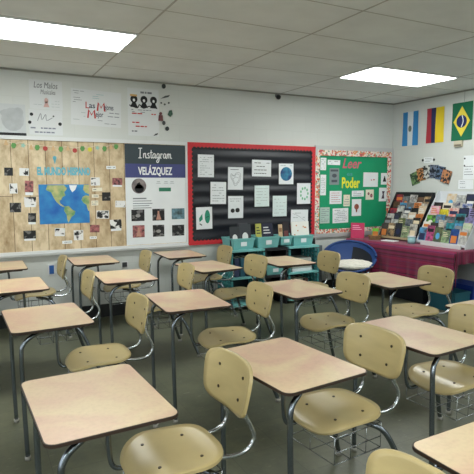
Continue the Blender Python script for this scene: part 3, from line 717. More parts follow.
# --- posters on the painted wall above the boards
o, W, Hh = wall_sheet('wall_poster', 'back', 46, 95, 33, 29, mat('poster_white', (212, 215, 216), .7), .002, 0, .0015, 'large handwritten white poster at upper left with grey title', 'poster', 'handmade posters above the map board')
bm = bm_new(); text_into(bm, 'Los Malos', .09, 0, .33 * Hh, .0018, 0, .2, W * .72, .0003); text_into(bm, 'Musicales', .07, .02, .1 * Hh, .0018, 0, .2, W * .45, .0003); mk('lettering', bm, mat('pencil', (96, 98, 102), .8), o)
writing(o, W, Hh, 3, .0015, mat('faint_ink', (178, 186, 186), .8), y0=-.45, y1=-.15, t=.08, seed=81, x0=.12)
writing(o, W, Hh, 2, .0015, mat('faint_ink', (178, 186, 186), .8), y0=-.4, y1=-.18, t=.08, seed=84, x1=-.12, name='writing')
bm = bm_new(); disc(bm, 0, -.2 * Hh, .02, .03, .0015, .002, 12); prism(bm, [(-.03, -.42 * Hh), (.03, -.42 * Hh), (.008, -.22 * Hh), (-.008, -.22 * Hh)], .0015, .002); mk('drawing', bm, mat('pale_rose', (206, 168, 160), .7), o)
o, W, Hh = wall_sheet('wall_poster', 'back', 46, 122.5, 33.5, 25, mat('poster_white', (212, 215, 216), .7), .002, 0, .0015, 'white poster with four black dots directly below the grey-titled poster', 'poster', 'handmade posters above the map board')
bm = bm_new()
for a, b, r_ in ((-.42, .3, .018), (-.48, -.02, .018), (.42, -.04, .019), (.23, .26, .009)): disc(bm, a * W, b * Hh, r_, r_, .0015, .003, 10)
mk('black_dot', bm, M_black, o)
bm = bm_new(); stroke(bm, [(-.25 * W, .05 * Hh), (-.15 * W, .35 * Hh), (-.12 * W, .1 * Hh), (0, .32 * Hh), (.02 * W, .08 * Hh), (.2 * W, .2 * Hh)], .006, .0015, .002); mk('drawing', bm, M_ink, o)
writing(o, W, Hh, 2, .0015, mat('blueish_ink', (120, 124, 140), .8), y0=-.48, y1=-.15, t=.16, seed=9, x0=-.48, x1=.48)
o, W, Hh = wall_sheet('wall_poster', 'back', 96.5, 108.5, 50, 35.5, mat('poster_white', (212, 215, 216), .7), .002, -.03, .0015, 'wide white poster with red and black lettering, second from left', 'poster', 'handmade posters above the map board')
bm = bm_new()
for mx_, my_ in ((.09 * W, .05 * Hh), (-.1 * W, -.17 * Hh)): stroke(bm, [(mx_ - .04, my_ - .045), (mx_ - .03, my_ + .045), (mx_, my_ - .01), (mx_ + .03, my_ + .045), (mx_ + .04, my_ - .045)], .018, .0015, .0025, 1)
text_into(bm, 'L', .1, -.18 * W, .07 * Hh, .002, .001); mk('red_lettering', bm, M_redink, o)
bm = bm_new(); text_into(bm, 'as', .085, -.09 * W, .05 * Hh, .002, .001); text_into(bm, 'ejores', .085, .245 * W, .03 * Hh, .002, .001, 0, .19 * W); text_into(bm, 'ejor', .085, .06 * W, -.19 * Hh, .002, .001, 0, .15 * W); mk('black_lettering', bm, mat('navy_ink', (40, 44, 66), .7), o)
for q, (x0, x1, y0, y1, rr, mm) in enumerate(((-.47, -.25, .1, .47, 6, M_ink), (-.1, .18, .25, .42, 3, mat('aqua_ink', (140, 180, 184), .7)), (-.46, -.22, -.4, -.1, 3, mat('faint_ink', (178, 186, 186), .8)), (.22, .46, -.25, -.05, 2, M_ink), (0, .4, -.45, -.3, 2, M_ink))):
    writing(o, W, Hh, rr, .0015, mm, x0=x0, x1=x1, y0=y0, y1=y1, t=.1, seed=90 + q)
o, W, Hh = wall_sheet('wall_poster', 'back', 143.5, 112.5, 31, 47, mat('poster_white', (212, 215, 216), .7), .002, 0, .0015, 'white poster with three black curly-headed figures, third from left', 'poster', 'handmade posters above the map board')
bm = bm_new()
for a in (-.3, .02, .33):
    disc(bm, a * W, .27 * Hh, .042, .044, .0015, .002, 14); prism(bm, [(a * W - .045, .1 * Hh), (a * W + .045, .1 * Hh), (a * W + .02, .2 * Hh), (a * W - .02, .2 * Hh)], .0015, .002)
stroke(bm, [(-.45 * W, .14 * Hh), (-.2 * W, .09 * Hh), (-.13 * W, .16 * Hh), (0, .09 * Hh), (.2 * W, .14 * Hh), (.45 * W, .1 * Hh)], .012, .0015, .002); mk('drawing', bm, M_black, o)
bm = bm_new()
for a in (-.3, .02, .33): disc(bm, a * W, .25 * Hh, .014, .017, .002, .0024, 12)
mk('face', bm, M_paper, o)
bm = bm_new(); box(bm, -.42 * W, -.2 * W, .33 * Hh, .37 * Hh, .0021, .0025); mk('orange_hat', bm, mat('pale_orange', (214, 170, 110), .7), o)
writing(o, W, Hh, 1, .0015, M_ink, y0=.38, y1=.46, seed=3, t=.25, x0=-.1, x1=.35)
writing(o, W, Hh, 2, .0015, M_ink, y0=-.02, y1=.07, seed=4, t=.15)
writing(o, W, Hh, 1, .0015, M_redink, y0=-.06, y1=0, seed=5, t=.2)
writing(o, W, Hh, 2, .0015, M_redink, y0=-.34, y1=-.18, seed=6, t=.16, x1=.1)
writing(o, W, Hh, 1, .0015, M_ink, y0=-.45, y1=-.36, seed=7, t=.16, x1=-.2)
# grey picture board with dark bottom rail
o, W, Hh = wall_sheet('whiteboard_panel', 'back', 4, 119, 44, 31, mat('pale_grey_board', (196, 200, 201), .5), .002, 0, .004, 'pale grey picture panel with dark bottom rail at upper left edge', 'poster')
bm = bm_new(); box(bm, -W / 2, W / 2, -Hh / 2 - .012, -Hh / 2 + .02, .0, .02); mk('bottom_rail', bm, M_black, o)
bm = bm_new(); disc(bm, .2 * W, .0, .11, .12, .004, .0045, 14); disc(bm, .1 * W, .2 * Hh, .08, .04, .004, .0052, 12); disc(bm, .33 * W, .24 * Hh, .05, .05, .004, .0058, 12); mk('grey_smudge', bm, mat('smudge_grey', (176, 180, 182), .7, var=.1, scale=12), o)
# small ornaments beside the posters
for i, (x, y, w, h, c, lab, sh) in enumerate(((163.5, 86.3, 4, 5, (40, 44, 44), 'topmost small dark cut-out beside the posters, near the ceiling', 'disc'), (165, 97, 10, 3.5, (74, 82, 78), 'dark slanted bar-shaped cut-out right of the three-figure poster', 'bar'),
        (160.5, 116.5, 4.6, 9, (110, 62, 66), 'dark red cut-out doll at right edge of three-figure poster', 'doll'), (170, 113.5, 4.8, 7, (62, 92, 78), 'dark green cut-out right of the red doll', 'leaf'),
        (163.6, 123, 3.2, 4.4, (70, 72, 72), 'small grey cut-out just below the dark red doll', 'disc'), (167, 128.7, 3.8, 4.4, (46, 50, 52), 'lowest dark round cut-out beside the posters', 'disc'), (155.5, 134.6, 5, 2.6, (60, 60, 66), 'tiny dark curved cut-out at bottom of three-figure poster', 'bar'),
        (161, 103, 1.6, 1.8, (90, 92, 90), 'leftmost tiny grey dot under the slanted bar', 'disc'), (164.5, 104.5, 1.8, 2, (90, 92, 90), 'middle tiny grey dot under the slanted bar', 'disc'), (168.5, 103, 1.8, 2, (90, 92, 90), 'rightmost tiny grey dot under the slanted bar', 'disc'))):
    u, z, W, Hh = px_rect('back', x, y, w, h); bm = bm_new()
    if sh == 'disc': disc(bm, 0, 0, W / 2, Hh / 2, 0, .008, 12)
    elif sh == 'bar': prism(bm, [(-W / 2, -Hh / 2), (W * .3, -Hh * .1), (W / 2, Hh / 2), (0, Hh * .3)], 0, .008)
    elif sh == 'doll': disc(bm, 0, Hh * .32, W * .3, Hh * .17, 0, .008, 12); prism(bm, [(-W / 2, -Hh / 2), (W / 2, -Hh / 2), (W * .4, Hh * .15), (-W * .4, Hh * .15)], 0, .008)
    else: prism(bm, [(-W / 2, -Hh * .2), (0, -Hh / 2), (W / 2, -Hh * .1), (W * .3, Hh / 2), (-W * .2, Hh * .4)], 0, .008)
    o = mk('wall_ornament', bm, mat('ornament_%d_%d' % (c[0], c[1]), c, .6)); o.matrix_world = frame('back', u, z, .0045, .0 if sh != 'bar' else .1); tag(o, lab, 'ornament', 'cut-outs beside the posters')
# sensor near the ceiling
t = thing('wall_sensor', 'small dark sensor hanging at top of back wall under the ceiling', 'sensor'); u, z = uz('back', 276.5, 96.5); t.matrix_world = frame('back', u, z, 0)
bm = bm_new(); box(bm, -.02, .02, -.01, .03, 0, .03); mk('bracket', bm, mat('grey_plastic', (120, 120, 118), .5), t)
bm = bm_new(); bmesh.ops.create_uvsphere(bm, u_segments=16, v_segments=10, radius=.032); mk('dome', bm, M_blackp, t, (0, -.015, .05), smooth=True)
# outlets
def outlet(x, y, w, h, m, lab):
    u, z, W, Hh = px_rect('back', x, y, w, h); t = thing('wall_outlet', lab, 'outlet'); t.matrix_world = frame('back', u, z, 0)
    bm = bm_new(); box(bm, -W / 2, W / 2, -Hh / 2, Hh / 2, 0, .008); mk('cover_plate', bm, M_whitetrim, t, bevel=.002)
    bm = bm_new(); box(bm, -W * .33, W * .33, -Hh * .38, Hh * .38, .008, .014); mk('insert', bm, m, t)
outlet(51.5, 269.5, 7, 11, mat('blue_insert', (44, 92, 160), .5), 'blue wall outlet under the map board behind the left chair')
outlet(124.5, 264.5, 7, 6, mat('dark_insert', (60, 62, 66), .5), 'small white wall socket below the right end of the map board')

# ------------------------------------------------------------------ right wall: flags, cards, notices
def flag(lab, corners, kind):
    (x0, y0), (x1, y1) = corners; ua, za = uz('right', x0, y0); ub, zb = uz('right', x1, y1)
    u, z, W, Hh = (ua + ub) / 2, (za + zb) / 2, abs(ua - ub), abs(za - zb)
    t = thing('hanging_flag', lab, 'flag', group='flags on the right wall'); t.matrix_world = frame('right', u, z, .0045)
    def sheet(name, xa, xb, m):
        bm = bm_new(); nx, ny = 6, 16; G_ = []
        for i in range(nx + 1):
            x = xa + (xb - xa) * i / nx; G_.append([[bm.verts.new((x * W, (j / ny - .5) * Hh, .004 * math.sin(x * 9 + j * .25) + dz)) for j in range(ny + 1)] for dz in (0, .002)])
        for i in range(nx):
            for j in range(ny):
                for s in (0, 1): bm.faces.new((G_[i][s][j], G_[i + 1][s][j], G_[i + 1][s][j + 1], G_[i][s][j + 1])).smooth = True
        mk(name, bm, m, t)
    if kind == 'ar':
        bl = mat('flag_blue', (50, 130, 190), .8); wh = mat('flag_white', (214, 220, 224), .8)
        sheet('stripe', -.5, -.167, bl); sheet('stripe', -.167, .167, wh); sheet('stripe', .167, .5, bl)
        bm = bm_new(); disc(bm, 0, 0, .03, .045, .0065, .009, 16); mk('emblem', bm, mat('flag_crest', (110, 120, 110), .8), t)
    elif kind == 'co':
        sheet('stripe', -.5, -.22, mat('flag_red', (168, 50, 62), .8)); sheet('stripe', -.22, .03, mat('flag_navy', (42, 44, 88), .8)); sheet('stripe', .03, .5, mat('flag_yellow', (224, 196, 40), .8))
    else:
        sheet('field', -.5, .5, mat('flag_green', (14, 104, 72), .8))
        bm = bm_new(); prism(bm, [(0, .40 * Hh), (.40 * W, 0), (0, -.40 * Hh), (-.40 * W, 0)], .007, .009); mk('rhombus', bm, mat('flag_gold', (226, 208, 70), .8), t)
        bm = bm_new(); disc(bm, 0, 0, .25 * W, .165 * Hh, .009, .0105, 24); mk('blue_disc', bm, mat('flag_deep_blue', (28, 42, 96), .8), t)
        bm = bm_new(); stroke(bm, [(.02 * W, .16 * Hh), (.08 * W, 0), (0, -.15 * Hh)], .012, .0105, .012); mk('white_band', bm, M_paper, t)
        bm = bm_new(); tube(bm, [(.1 * W, .5 * Hh, .01), (.1 * W, H - z, .01)], .002, 6, 1); mk('hanging_cord', bm, M_ink, t)
flag('light blue and white vertical striped flag with small crest, leftmost of the three', ((403.5, 113), (417.8, 145)), 'ar')
flag('red, navy and yellow striped flag in the middle of the three', ((427.5, 109), (443.5, 142)), 'co')
flag('green flag with yellow rhombus and blue disc, rightmost', ((453, 104), (472, 139.5)), 'br')
cards = [(415, 178.5, .32), (421.5, 174.3, .2), (428, 172.0, .08), (434.5, 171.4, -.04), (441, 173.0, -.18), (446.8, 176.5, -.3)]
cl = ['leftmost greenish', 'second from left brownish', 'third from left, dark and white', 'third from right, navy', 'second from right, dark blue', 'rightmost orange and dark']
cm = [((110, 140, 90), (40, 60, 44)), ((190, 130, 80), (60, 40, 30)), ((200, 200, 196), (24, 30, 34)), ((110, 120, 140), (24, 28, 44)), ((90, 110, 140), (20, 26, 40)), ((190, 130, 90), (34, 40, 50))]
for i, ((x, y, a), l) in enumerate(zip(cards, cl)):
    u, z = uz('right', x, y); bm = bm_new(); box(bm, -.075, .075, -.09, .09, 0, .002); o = mk('picture_card', bm, mat('card_%s' % 'abcdef'[i], cm[i][0], .4, col2=cm[i][1], scale=28)); o.matrix_world = frame('right', u, z, .002 + i * .0025, a)
    tag(o, l + ' picture card in the fan on the right wall', 'picture card', 'fan of picture cards')
o, W, Hh = wall_sheet('wall_notice', 'right', 428.5, 160, 9, 5.5, M_paper, .002, 0, .0015, 'small white notice with a dark dot on each side above the card fan', 'notice'); writing(o, W, Hh, 3, .0015, seed=77)
bm = bm_new(); disc(bm, -W * .62, 0, .016, .018, 0, .004, 12); disc(bm, W * .62, 0, .016, .018, 0, .004, 12); mk('dark_dot', bm, M_black, o)
u, z, W, Hh = px_rect('right', 459.3, 143.8, 8, 6)
t = thing('thermostat', 'beige thermostat box under the green and yellow flag', 'thermostat'); t.matrix_world = frame('right', u, z, 0)
bm = bm_new(); box(bm, -W / 2, W / 2, -Hh / 2, Hh / 2, 0, .03); mk('housing', bm, mat('beige_plastic', (196, 188, 164), .5), t, bevel=.004)
bm = bm_new(); box(bm, -W * .42, W * .42, -Hh * .42, -Hh * .1, .03, .033); mk('dark_grille', bm, mat('taupe', (120, 112, 96), .6), t)
o, W, Hh = wall_sheet('wall_notice', 'right', 469, 167.5, 11, 24, M_paper, .002, 0, .0015, 'upper white notice with two dark magnets on the right wall at frame edge', 'notice'); writing(o, W, Hh, 4, .0015, y0=-.35, y1=.1, seed=12)
bm = bm_new(); disc(bm, -W * .4, .38 * Hh, .01, .011, .0015, .006, 10); disc(bm, -W * .4, .08 * Hh, .01, .011, .0015, .006, 10); mk('magnet', bm, M_black, o)
o, W, Hh = wall_sheet('wall_notice', 'right', 466, 184.5, 15, 9, M_paper, .005, 0, .0015, 'lower white notice sheet just above the right book rack', 'notice'); writing(o, W, Hh, 4, .0015, M_ink, x1=.0, seed=13)

# ------------------------------------------------------------------ teal shelves and bins against the back wall
def teal_shelf(x0, x1, y0, y1, label):
    t = thing('plastic_shelf', label, 'shelf', (x0, y0, 0), 0, 'teal plastic shelves'); w, d, h = x1 - x0, y1 - y0, .735
    for i, z in enumerate((.04, .38, h - .02)):
        bm = bm_new(); box(bm, 0, w, 0, d, z - .002 if i < 2 else z - .004, z + .02); mk('shelf_board', bm, M_teal, t, bevel=.004)
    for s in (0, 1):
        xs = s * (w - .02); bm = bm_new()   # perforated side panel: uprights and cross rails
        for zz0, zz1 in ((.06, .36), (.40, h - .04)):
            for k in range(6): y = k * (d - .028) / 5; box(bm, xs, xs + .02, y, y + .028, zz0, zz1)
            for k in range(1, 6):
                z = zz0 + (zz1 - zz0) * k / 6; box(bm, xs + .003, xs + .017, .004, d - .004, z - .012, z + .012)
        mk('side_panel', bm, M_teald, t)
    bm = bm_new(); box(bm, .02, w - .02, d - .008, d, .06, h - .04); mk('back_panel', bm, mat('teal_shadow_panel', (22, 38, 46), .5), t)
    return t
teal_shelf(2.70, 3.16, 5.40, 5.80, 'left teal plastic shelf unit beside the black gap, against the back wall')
teal_shelf(3.52, 3.98, 5.40, 5.80, 'right teal plastic shelf unit holding papers next to the blue saucer chair')
t = thing('low_bookcase', 'dark low shelf between the two teal plastic shelf units', 'shelf', (3.175, 5.42, 0))
bm = bm_new(); box(bm, 0, .33, 0, .36, .70, .733); mk('top_board', bm, M_blackp, t)
bm = bm_new(); box(bm, 0, .02, 0, .36, 0, .70); mk('side_panel', bm, M_blackp, t); bm = bm_new(); box(bm, .31, .33, 0, .36, 0, .70); mk('side_panel', bm, M_blackp, t)
bm = bm_new(); box(bm, .02, .31, 0, .36, .36, .39); mk('shelf_board', bm, M_blackp, t); bm = bm_new(); box(bm, .02, .31, .35, .36, 0, .70); mk('back_panel', bm, M_blackp, t)
def bin_(x0, x1, y0, y1, z, h, label):
    t = thing('book_bin', label, 'bin', ((x0 + x1) / 2, (y0 + y1) / 2, z), 0, 'teal book bins'); w, d = (x1 - x0) / 2, (y1 - y0) / 2; k = .88; th = .006
    bm = bm_new()
    def ring(sx, z_): return [bm.verts.new((a * w * sx, b * d * sx, z_)) for a, b in ((-1, -1), (1, -1), (1, 1), (-1, 1))]
    A, B, Cc, Dd = ring(k, 0), ring(1, h), ring(.93, h), ring(k * .93, th)
    for P, Q in ((A, B), (B, Cc), (Cc, Dd)):
        for i in range(4): bm.faces.new((P[i], P[(i + 1) % 4], Q[(i + 1) % 4], Q[i]))
    bm.faces.new(A[::-1]); bm.faces.new(Dd); mk('tub', bm, M_teal, t)
    bm = bm_new()
    for a in ((-w * 1.02, w * 1.02, -d * 1.02, -d * .96), (-w * 1.02, w * 1.02, d * .96, d * 1.02), (-w * 1.02, -w * .97, -d * .96, d * .96), (w * .97, w * 1.02, -d * .96, d * .96)): box(bm, *a, h - .02, h)
    mk('rim', bm, M_teal, t)
    bm = bm_new(); box(bm, -.04, .04, -d * .985, -d * .965, h * .3, h * .68); mk('name_label', bm, M_paper, t)
    return t
bin_(2.74, 3.04, 5.44, 5.76, .737, .135, 'leftmost teal book bin, on the left teal shelf')
bin_(3.085, 3.40, 5.44, 5.76, .737, .14, 'second teal book bin from left, above the dark gap')
bin_(3.42, 3.59, 5.44, 5.76, .757, .11, 'third and narrowest teal book bin')
bin_(3.61, 3.92, 5.44, 5.76, .737, .135, 'rightmost teal book bin, on the right teal shelf')
bin_(3.205, 3.475, 5.43, 5.74, .39, .12, 'lower teal bin inside the dark low shelf')
def book(x, y, z, w, d, h, col, label, rx=0, rz=0, cat='book', group=None, art=None, name='book'):
    """standing book, cover facing -Y in its own frame: w wide, d thick, h tall; stands on z"""
    t = thing(name, label, cat, (x, y, z), rz, group); t.rotation_euler = (rx, 0, rz)
    bm = bm_new(); box(bm, -w / 2, w / 2, 0, .002, 0, h); box(bm, -w / 2, w / 2, d - .002, d, 0, h); box(bm, -w / 2, -w / 2 + .002, .002, d - .002, 0, h); mk('cover', bm, col, t)
    bm = bm_new(); box(bm, -w / 2 + .002, w / 2 - .003, .002, d - .002, .003, h - .003); mk('pages', bm, M_cream, t)
    if art:
        bm = bm_new(); kind, am = art
        if kind == 'band': box(bm, -w * .4, w * .4, -.0008, 0, h * .62, h * .82)
        elif kind == 'block': box(bm, -w * .35, w * .35, -.0008, 0, h * .15, h * .6)
        elif kind == 'lines':
            for q in range(3): box(bm, -w * .38, w * (.1 + .1 * q), -.0008, 0, h * (.8 - q * .12), h * (.85 - q * .12))
        elif kind == 'dots':
            rnd = random.Random(4)
            for q in range(12): cx, cz = rnd.uniform(-.38, .38) * w, rnd.uniform(.12, .88) * h; box(bm, cx - .008, cx + .008, -.0008, 0, cz - .008, cz + .008)
        else:
            vs = [( w * .26 * math.cos(a * math.pi / 6), h * .45 + h * .2 * math.sin(a * math.pi / 6)) for a in range(12)]
            a_ = [bm.verts.new((x_, -.0008, z_)) for x_, z_ in vs]; b_ = [bm.verts.new((x_, 0, z_)) for x_, z_ in vs]; bm.faces.new(a_)
            for q in range(12): bm.faces.new((a_[q], a_[(q + 1) % 12], b_[(q + 1) % 12], b_[q]))
        mk('cover_art', bm, am, t)
    return t
def cn_(a, b): return mat('cover_%d_%d_%d_%d_%d' % (a[0], a[1], a[2], b[0], b[2]), a, .35, col2=b, scale=22)
def cm_(r, g, b): return mat('cover_%d_%d_%d' % (r, g, b), (r, g, b), .4)
M_wt2 = cm_(222, 224, 222)
GB = 'magazines and books in the teal bins'
BB = [(2.805, 5.50, .135, .20, cm_(40, 44, 50), ('disc', M_wt2), 'black magazine with white oval at left end of first teal bin'),
      (2.955, 5.515, .16, .22, cm_(54, 58, 64), ('disc', M_wt2), 'dark magazine with white oval picture at right end of first teal bin'),
      (2.95, 5.56, .14, .23, cm_(58, 60, 66), ('band', M_wt2), 'dark grey magazine behind the white oval magazines in first bin'),
      (3.14, 5.50, .08, .22, cm_(176, 176, 84), ('lines', cm_(60, 70, 50)), 'yellow-green book at left end of second teal bin'),
      (3.26, 5.49, .15, .22, cm_(34, 36, 58), ('lines', M_wt2), 'navy book with white handwriting in second teal bin'),
      (3.34, 5.56, .10, .20, cm_(30, 32, 36), ('block', cm_(90, 80, 70)), 'black book behind the navy one in second bin'),
      (3.46, 5.50, .055, .19, cm_(206, 178, 140), ('band', cm_(150, 110, 80)), 'tan book in the narrow teal bin'),
      (3.54, 5.50, .085, .21, cm_(36, 30, 34), ('block', cm_(110, 60, 60)), 'black book beside the tan one in the narrow bin'),
      (3.76, 5.495, .27, .225, cm_(232, 232, 226), ('dots', cm_(206, 130, 60)), 'large white book with coloured dots in rightmost teal bin'),
      (3.70, 5.56, .1, .19, cm_(120, 60, 60), ('band', M_wt2), 'dull red book behind the white dotted book')]
for x, y, w, h, c, a, l in BB: book(x, y, .77 if 3.41 < x < 3.6 else .752, w, .012, h * 1.3, c, l, rx=-.12, group=GB, art=a)
# papers stacked on the right teal shelf
for i, (z, c, l) in enumerate(((.402, M_paper, 'lowest white stack of papers on middle board of right teal shelf'), (.442, cm_(170, 176, 170), 'grey-green stack of papers on top of white stack in right teal shelf'))):
    bm = bm_new()
    for q in range(5): o_ = random.uniform(-.008, .008); box(bm, -.15 + o_, .15 + o_, -.12, .12, q * .008, q * .008 + .007)
    o = mk('paper_stack', bm, c, loc=(3.75, 5.57, z)); tag(o, l, 'paper stack')
bm = bm_new(); box(bm, -.14, .14, -.12, .12, 0, .09); o = mk('cardboard_box', bm, cm_(176, 178, 170), loc=(3.75, 5.57, .4825)); tag(o, 'pale flat box on the paper stacks inside right teal shelf', 'box')
for i, (x, c) in enumerate(((3.60, cm_(150, 110, 80)), (3.67, cm_(70, 90, 80)), (3.74, cm_(190, 186, 170)), (3.82, cm_(90, 60, 60)))):
    book(x, 5.45, .0625, .05, .2, .24, c, ('brown', 'dark green', 'cream', 'maroon')[i] + ' book standing in bottom compartment of right teal shelf')
for i, (x, c) in enumerate(((2.80, cm_(54, 62, 96)), (2.88, cm_(40, 90, 110)), (2.96, cm_(30, 34, 46)), (3.05, cm_(60, 70, 100)))):
    book(x, 5.45, .4025, .06, .2, .23, c, ('indigo', 'petrol blue', 'near-black', 'slate blue')[i] + ' book standing in upper compartment of left teal shelf')
# small bottle beside the right shelf
t = thing('bottle', 'small dark bottle on the floor cabinet right of the teal shelves', 'bottle', (4.10, 5.72, 0))
bm = bm_new(); box(bm, -.07, .07, -.1, .1, 0, .70)
o = mk('narrow_cabinet', bm, mat('grey_cabinet', (92, 98, 104), .5), loc=(4.10, 5.69, 0)); tag(o, 'narrow grey cabinet between the right teal shelf and the saucer chair', 'cabinet'); t.location = (4.10, 5.70, .701)
bm = bm_new(); tube(bm, [(0, 0, 0), (0, 0, .09)], .028, 14, 1); mk('body', bm, M_blackp, t); bm = bm_new(); tube(bm, [(0, 0, .0905), (0, 0, .13)], .012, 10, 1); mk('cap', bm, M_whitetrim, t)

# ------------------------------------------------------------------ saucer chair
t = thing('saucer_chair', 'round blue saucer chair with shaded inside between shelves and magenta table', 'chair', (4.40, 5.30, 0), math.radians(-40))
R_ = .345
def dish(name, r0_, r1_, m, off, depth=.22, arc=None):
    bm = bm_new(); rings, seg = 10, 40; Gd = []
    for i in range(rings + 1):
        r = r0_ + (r1_ - r0_) * i / rings
        Gd.append([bm.verts.new((r * R_ * math.cos(2 * math.pi * k / seg), r * R_ * math.sin(2 * math.pi * k / seg), -depth * (1 - r * r) + off)) for k in range(seg)])
    for a, b in zip(Gd, Gd[1:]):
        for k in range(seg): bm.faces.new((a[k], a[(k + 1) % seg], b[(k + 1) % seg], b[k])).smooth = True
    if r0_ < .05: bm.faces.new(Gd[0])
    if arc: bmesh.ops.delete(bm, geom=[f for f in bm.faces if not arc[0] < math.degrees(math.atan2(f.calc_center_median().y, f.calc_center_median().x)) % 360 < arc[1]], context='FACES')
    return mk(name, bm, m, t)
tiltm = Matrix.Translation((0, 0, .575)) @ Matrix.Rotation(math.radians(29), 4, 'X')
M_blue = mat('blue_nylon', (22, 60, 118), .6); M_inshade = mat('inner_shade_black', (20, 24, 32), .8)  # black inner dish paints the shade inside the blue chair
for o_ in (dish('outer_cover', .0, 1, M_blue, -.012), dish('shaded_inside', .0, .86, M_inshade, 0), dish('padded_edge', .86, 1, M_blue, .001), dish('blue_back_pad', .35, .99, M_blue, .006, arc=(78, 200))): o_.matrix_local = tiltm
bm = bm_new(); tube(bm, [(R_ * math.cos(a * math.pi / 16), R_ * math.sin(a * math.pi / 16), 0) for a in range(32)], .016, 8, 2, close=False); mk('rim_tube', bm, M_blue, t).matrix_local = tiltm
for s in (1, -1):
    for q in (1, -1):
        bm = bm_new(); tube(bm, [(s * .24, q * .26, .012), (s * .2, q * .02, .2), (s * .24, -q * .22, .40 if q > 0 else .62)], .011, 8); mk('leg', bm, M_steel, t)
# fluffy cushion
bm = bm_new(); bmesh.ops.create_icosphere(bm, subdivisions=4, radius=1)
for v in bm.verts:
    n_ = v.co.copy(); k = 1 + .05 * math.sin(n_.x * 13 + 2) * math.sin(n_.y * 11) + .04 * math.sin(n_.z * 17 + n_.x * 9) + random.uniform(-.02, .02)
    v.co = Vector((n_.x * .25 * k, n_.y * .14 * k, n_.z * .05 * k))
o = mk('fluffy_cushion', bm, mat('white_fur', (222, 218, 206), .95, var=.08, scale=30, bump=1, bscale=90), smooth=True); o.location = (4.345, 5.16, .485); o.rotation_euler = (math.radians(12), 0, math.radians(-37)); tag(o, 'white fluffy cushion lying on the blue saucer chair', 'cushion')

# ------------------------------------------------------------------ covered table with books
TX0, TX1, TY0, TY1, TZ = 4.88, 5.56, 4.02, 5.80, .745
t = thing('folding_table', 'long table hidden under the magenta striped cloth', 'table', ((TX0 + TX1) / 2, (TY0 + TY1) / 2, 0))
hx, hy = (TX1 - TX0) / 2, (TY1 - TY0) / 2
bm = bm_new(); box(bm, -hx, hx, -hy, hy, TZ - .03, TZ - .004); mk('tabletop', bm, M_under, t)
for a in (-1, 1):
    for b in (-1, 1):
        bm = bm_new(); tube(bm, [(a * (hx - .05), b * (hy - .08), 0), (a * (hx - .05), b * (hy - .08), TZ - .03)], .014, 10, 1); mk('leg', bm, M_steel, t)
def drape():
    bm = bm_new(); uvl = bm.loops.layers.uv.new('UVMap'); UV = {}
    ny, hang = 90, .42
    def V(x, y, z, uv): v = bm.verts.new((x, y, z)); UV[v] = uv; return v
    prof = [(TX1, TZ, 0)] + [(TX1 - (TX1 - TX0) * k / 8, TZ, .68 * k / 8) for k in range(1, 9)]
    cols = []
    for j in range(ny + 1):
        y = TY0 + (TY1 - TY0) * j / ny; col = []
        for (x, z, s) in prof: col.append(V(x, y, z + .0015 * math.sin(y * 40 + x * 30) * 0 + .001, (y, s)))
        for k in range(1, 13):
            f = k / 12; hangy = hang + .02 * math.sin(y * 5)
            wob = .022 * f * math.sin(y * 17 + 1.2 * math.sin(y * 6)) + .012 * f * math.sin(y * 41)
            col.append(V(TX0 - .012 - wob * .8 - .02 * f, y, TZ - hangy * f, (y, .68 + hangy * f)))
        cols.append(col)
    for a, b in zip(cols, cols[1:]):
        for k in range(len(a) - 1): bm.faces.new((a[k], b[k], b[k + 1], a[k + 1])).smooth = True
    # near end: shorter hang
    n = 30; prev = None
    for i in range(n + 1):
        x = TX0 + (TX1 - TX0) * i / n; col = []
        for k in range(9):
            f = k / 8; hh = (.15 + .27 * max(0, 1 - i / 3.0)); wob = .012 * f * math.sin(x * 34)
            col.append(V(x - .012 * f * (1 - i / n), TY0 - .004 - wob - .012 * f, TZ + .001 - hh * f, (TY0 - hh * f, .68 - (x - TX0))))
        if prev:
            for k in range(8): bm.faces.new((prev[k], col[k], col[k + 1], prev[k + 1])).smooth = True
        prev = col
    bmesh.ops.remove_doubles(bm, verts=[v for v in bm.verts if 0], dist=0)
    for f in bm.faces:
        for l in f.loops: l[uvl].uv = UV[l.vert]
    return bm
bm = drape(); me = bpy.data.meshes.new('tablecloth'); bm.to_mesh(me); bm.free(); me.materials.append(M_cloth)
o = bpy.data.objects.new('tablecloth', me); C.objects.link(o); tag(o, 'magenta and purple striped woven cloth draped over the table by right wall', 'tablecloth')
cloth = o; so = o.modifiers.new('thickness', 'SOLIDIFY'); so.thickness = .003; so.offset = 1
rotm = Matrix.Translation((4.89, 4.06, 0)) @ Matrix.Rotation(math.radians(4.4), 4, 'Z') @ Matrix.Translation((-4.89, -4.06, 0))
bpy.context.view_layer.update()
for q in (t, cloth): q.matrix_world = rotm @ q.matrix_world
# storage bins under the table
def crate(x0, x1, y0, y1, h, m, lab):
    t = thing('storage_bin', lab, 'storage bin', ((x0 + x1) / 2, (y0 + y1) / 2, 0)); w, d = (x1 - x0) / 2, (y1 - y0) / 2
    bm = bm_new(); box(bm, -w, w, -d, d, 0, h - .03); mk('tub', bm, m, t, bevel=.01)
    bm = bm_new(); box(bm, -w - .01, w + .01, -d - .01, d + .01, h - .029, h); mk('lid', bm, m, t, bevel=.006)
crate(5.0, 5.26, 4.10, 4.48, .24, mat('deep_teal_plastic', (32, 92, 108), .5), 'dark teal storage bin under the near end of the covered table')
crate(5.29, 5.56, 4.08, 4.5, .30, mat('cobalt_plastic', (34, 62, 150), .45), 'cobalt blue storage bin under the table at right edge of frame')
crate(5.02, 5.55, 4.6, 5.2, .5, M_blackp, 'large black storage box deeper under the covered table')

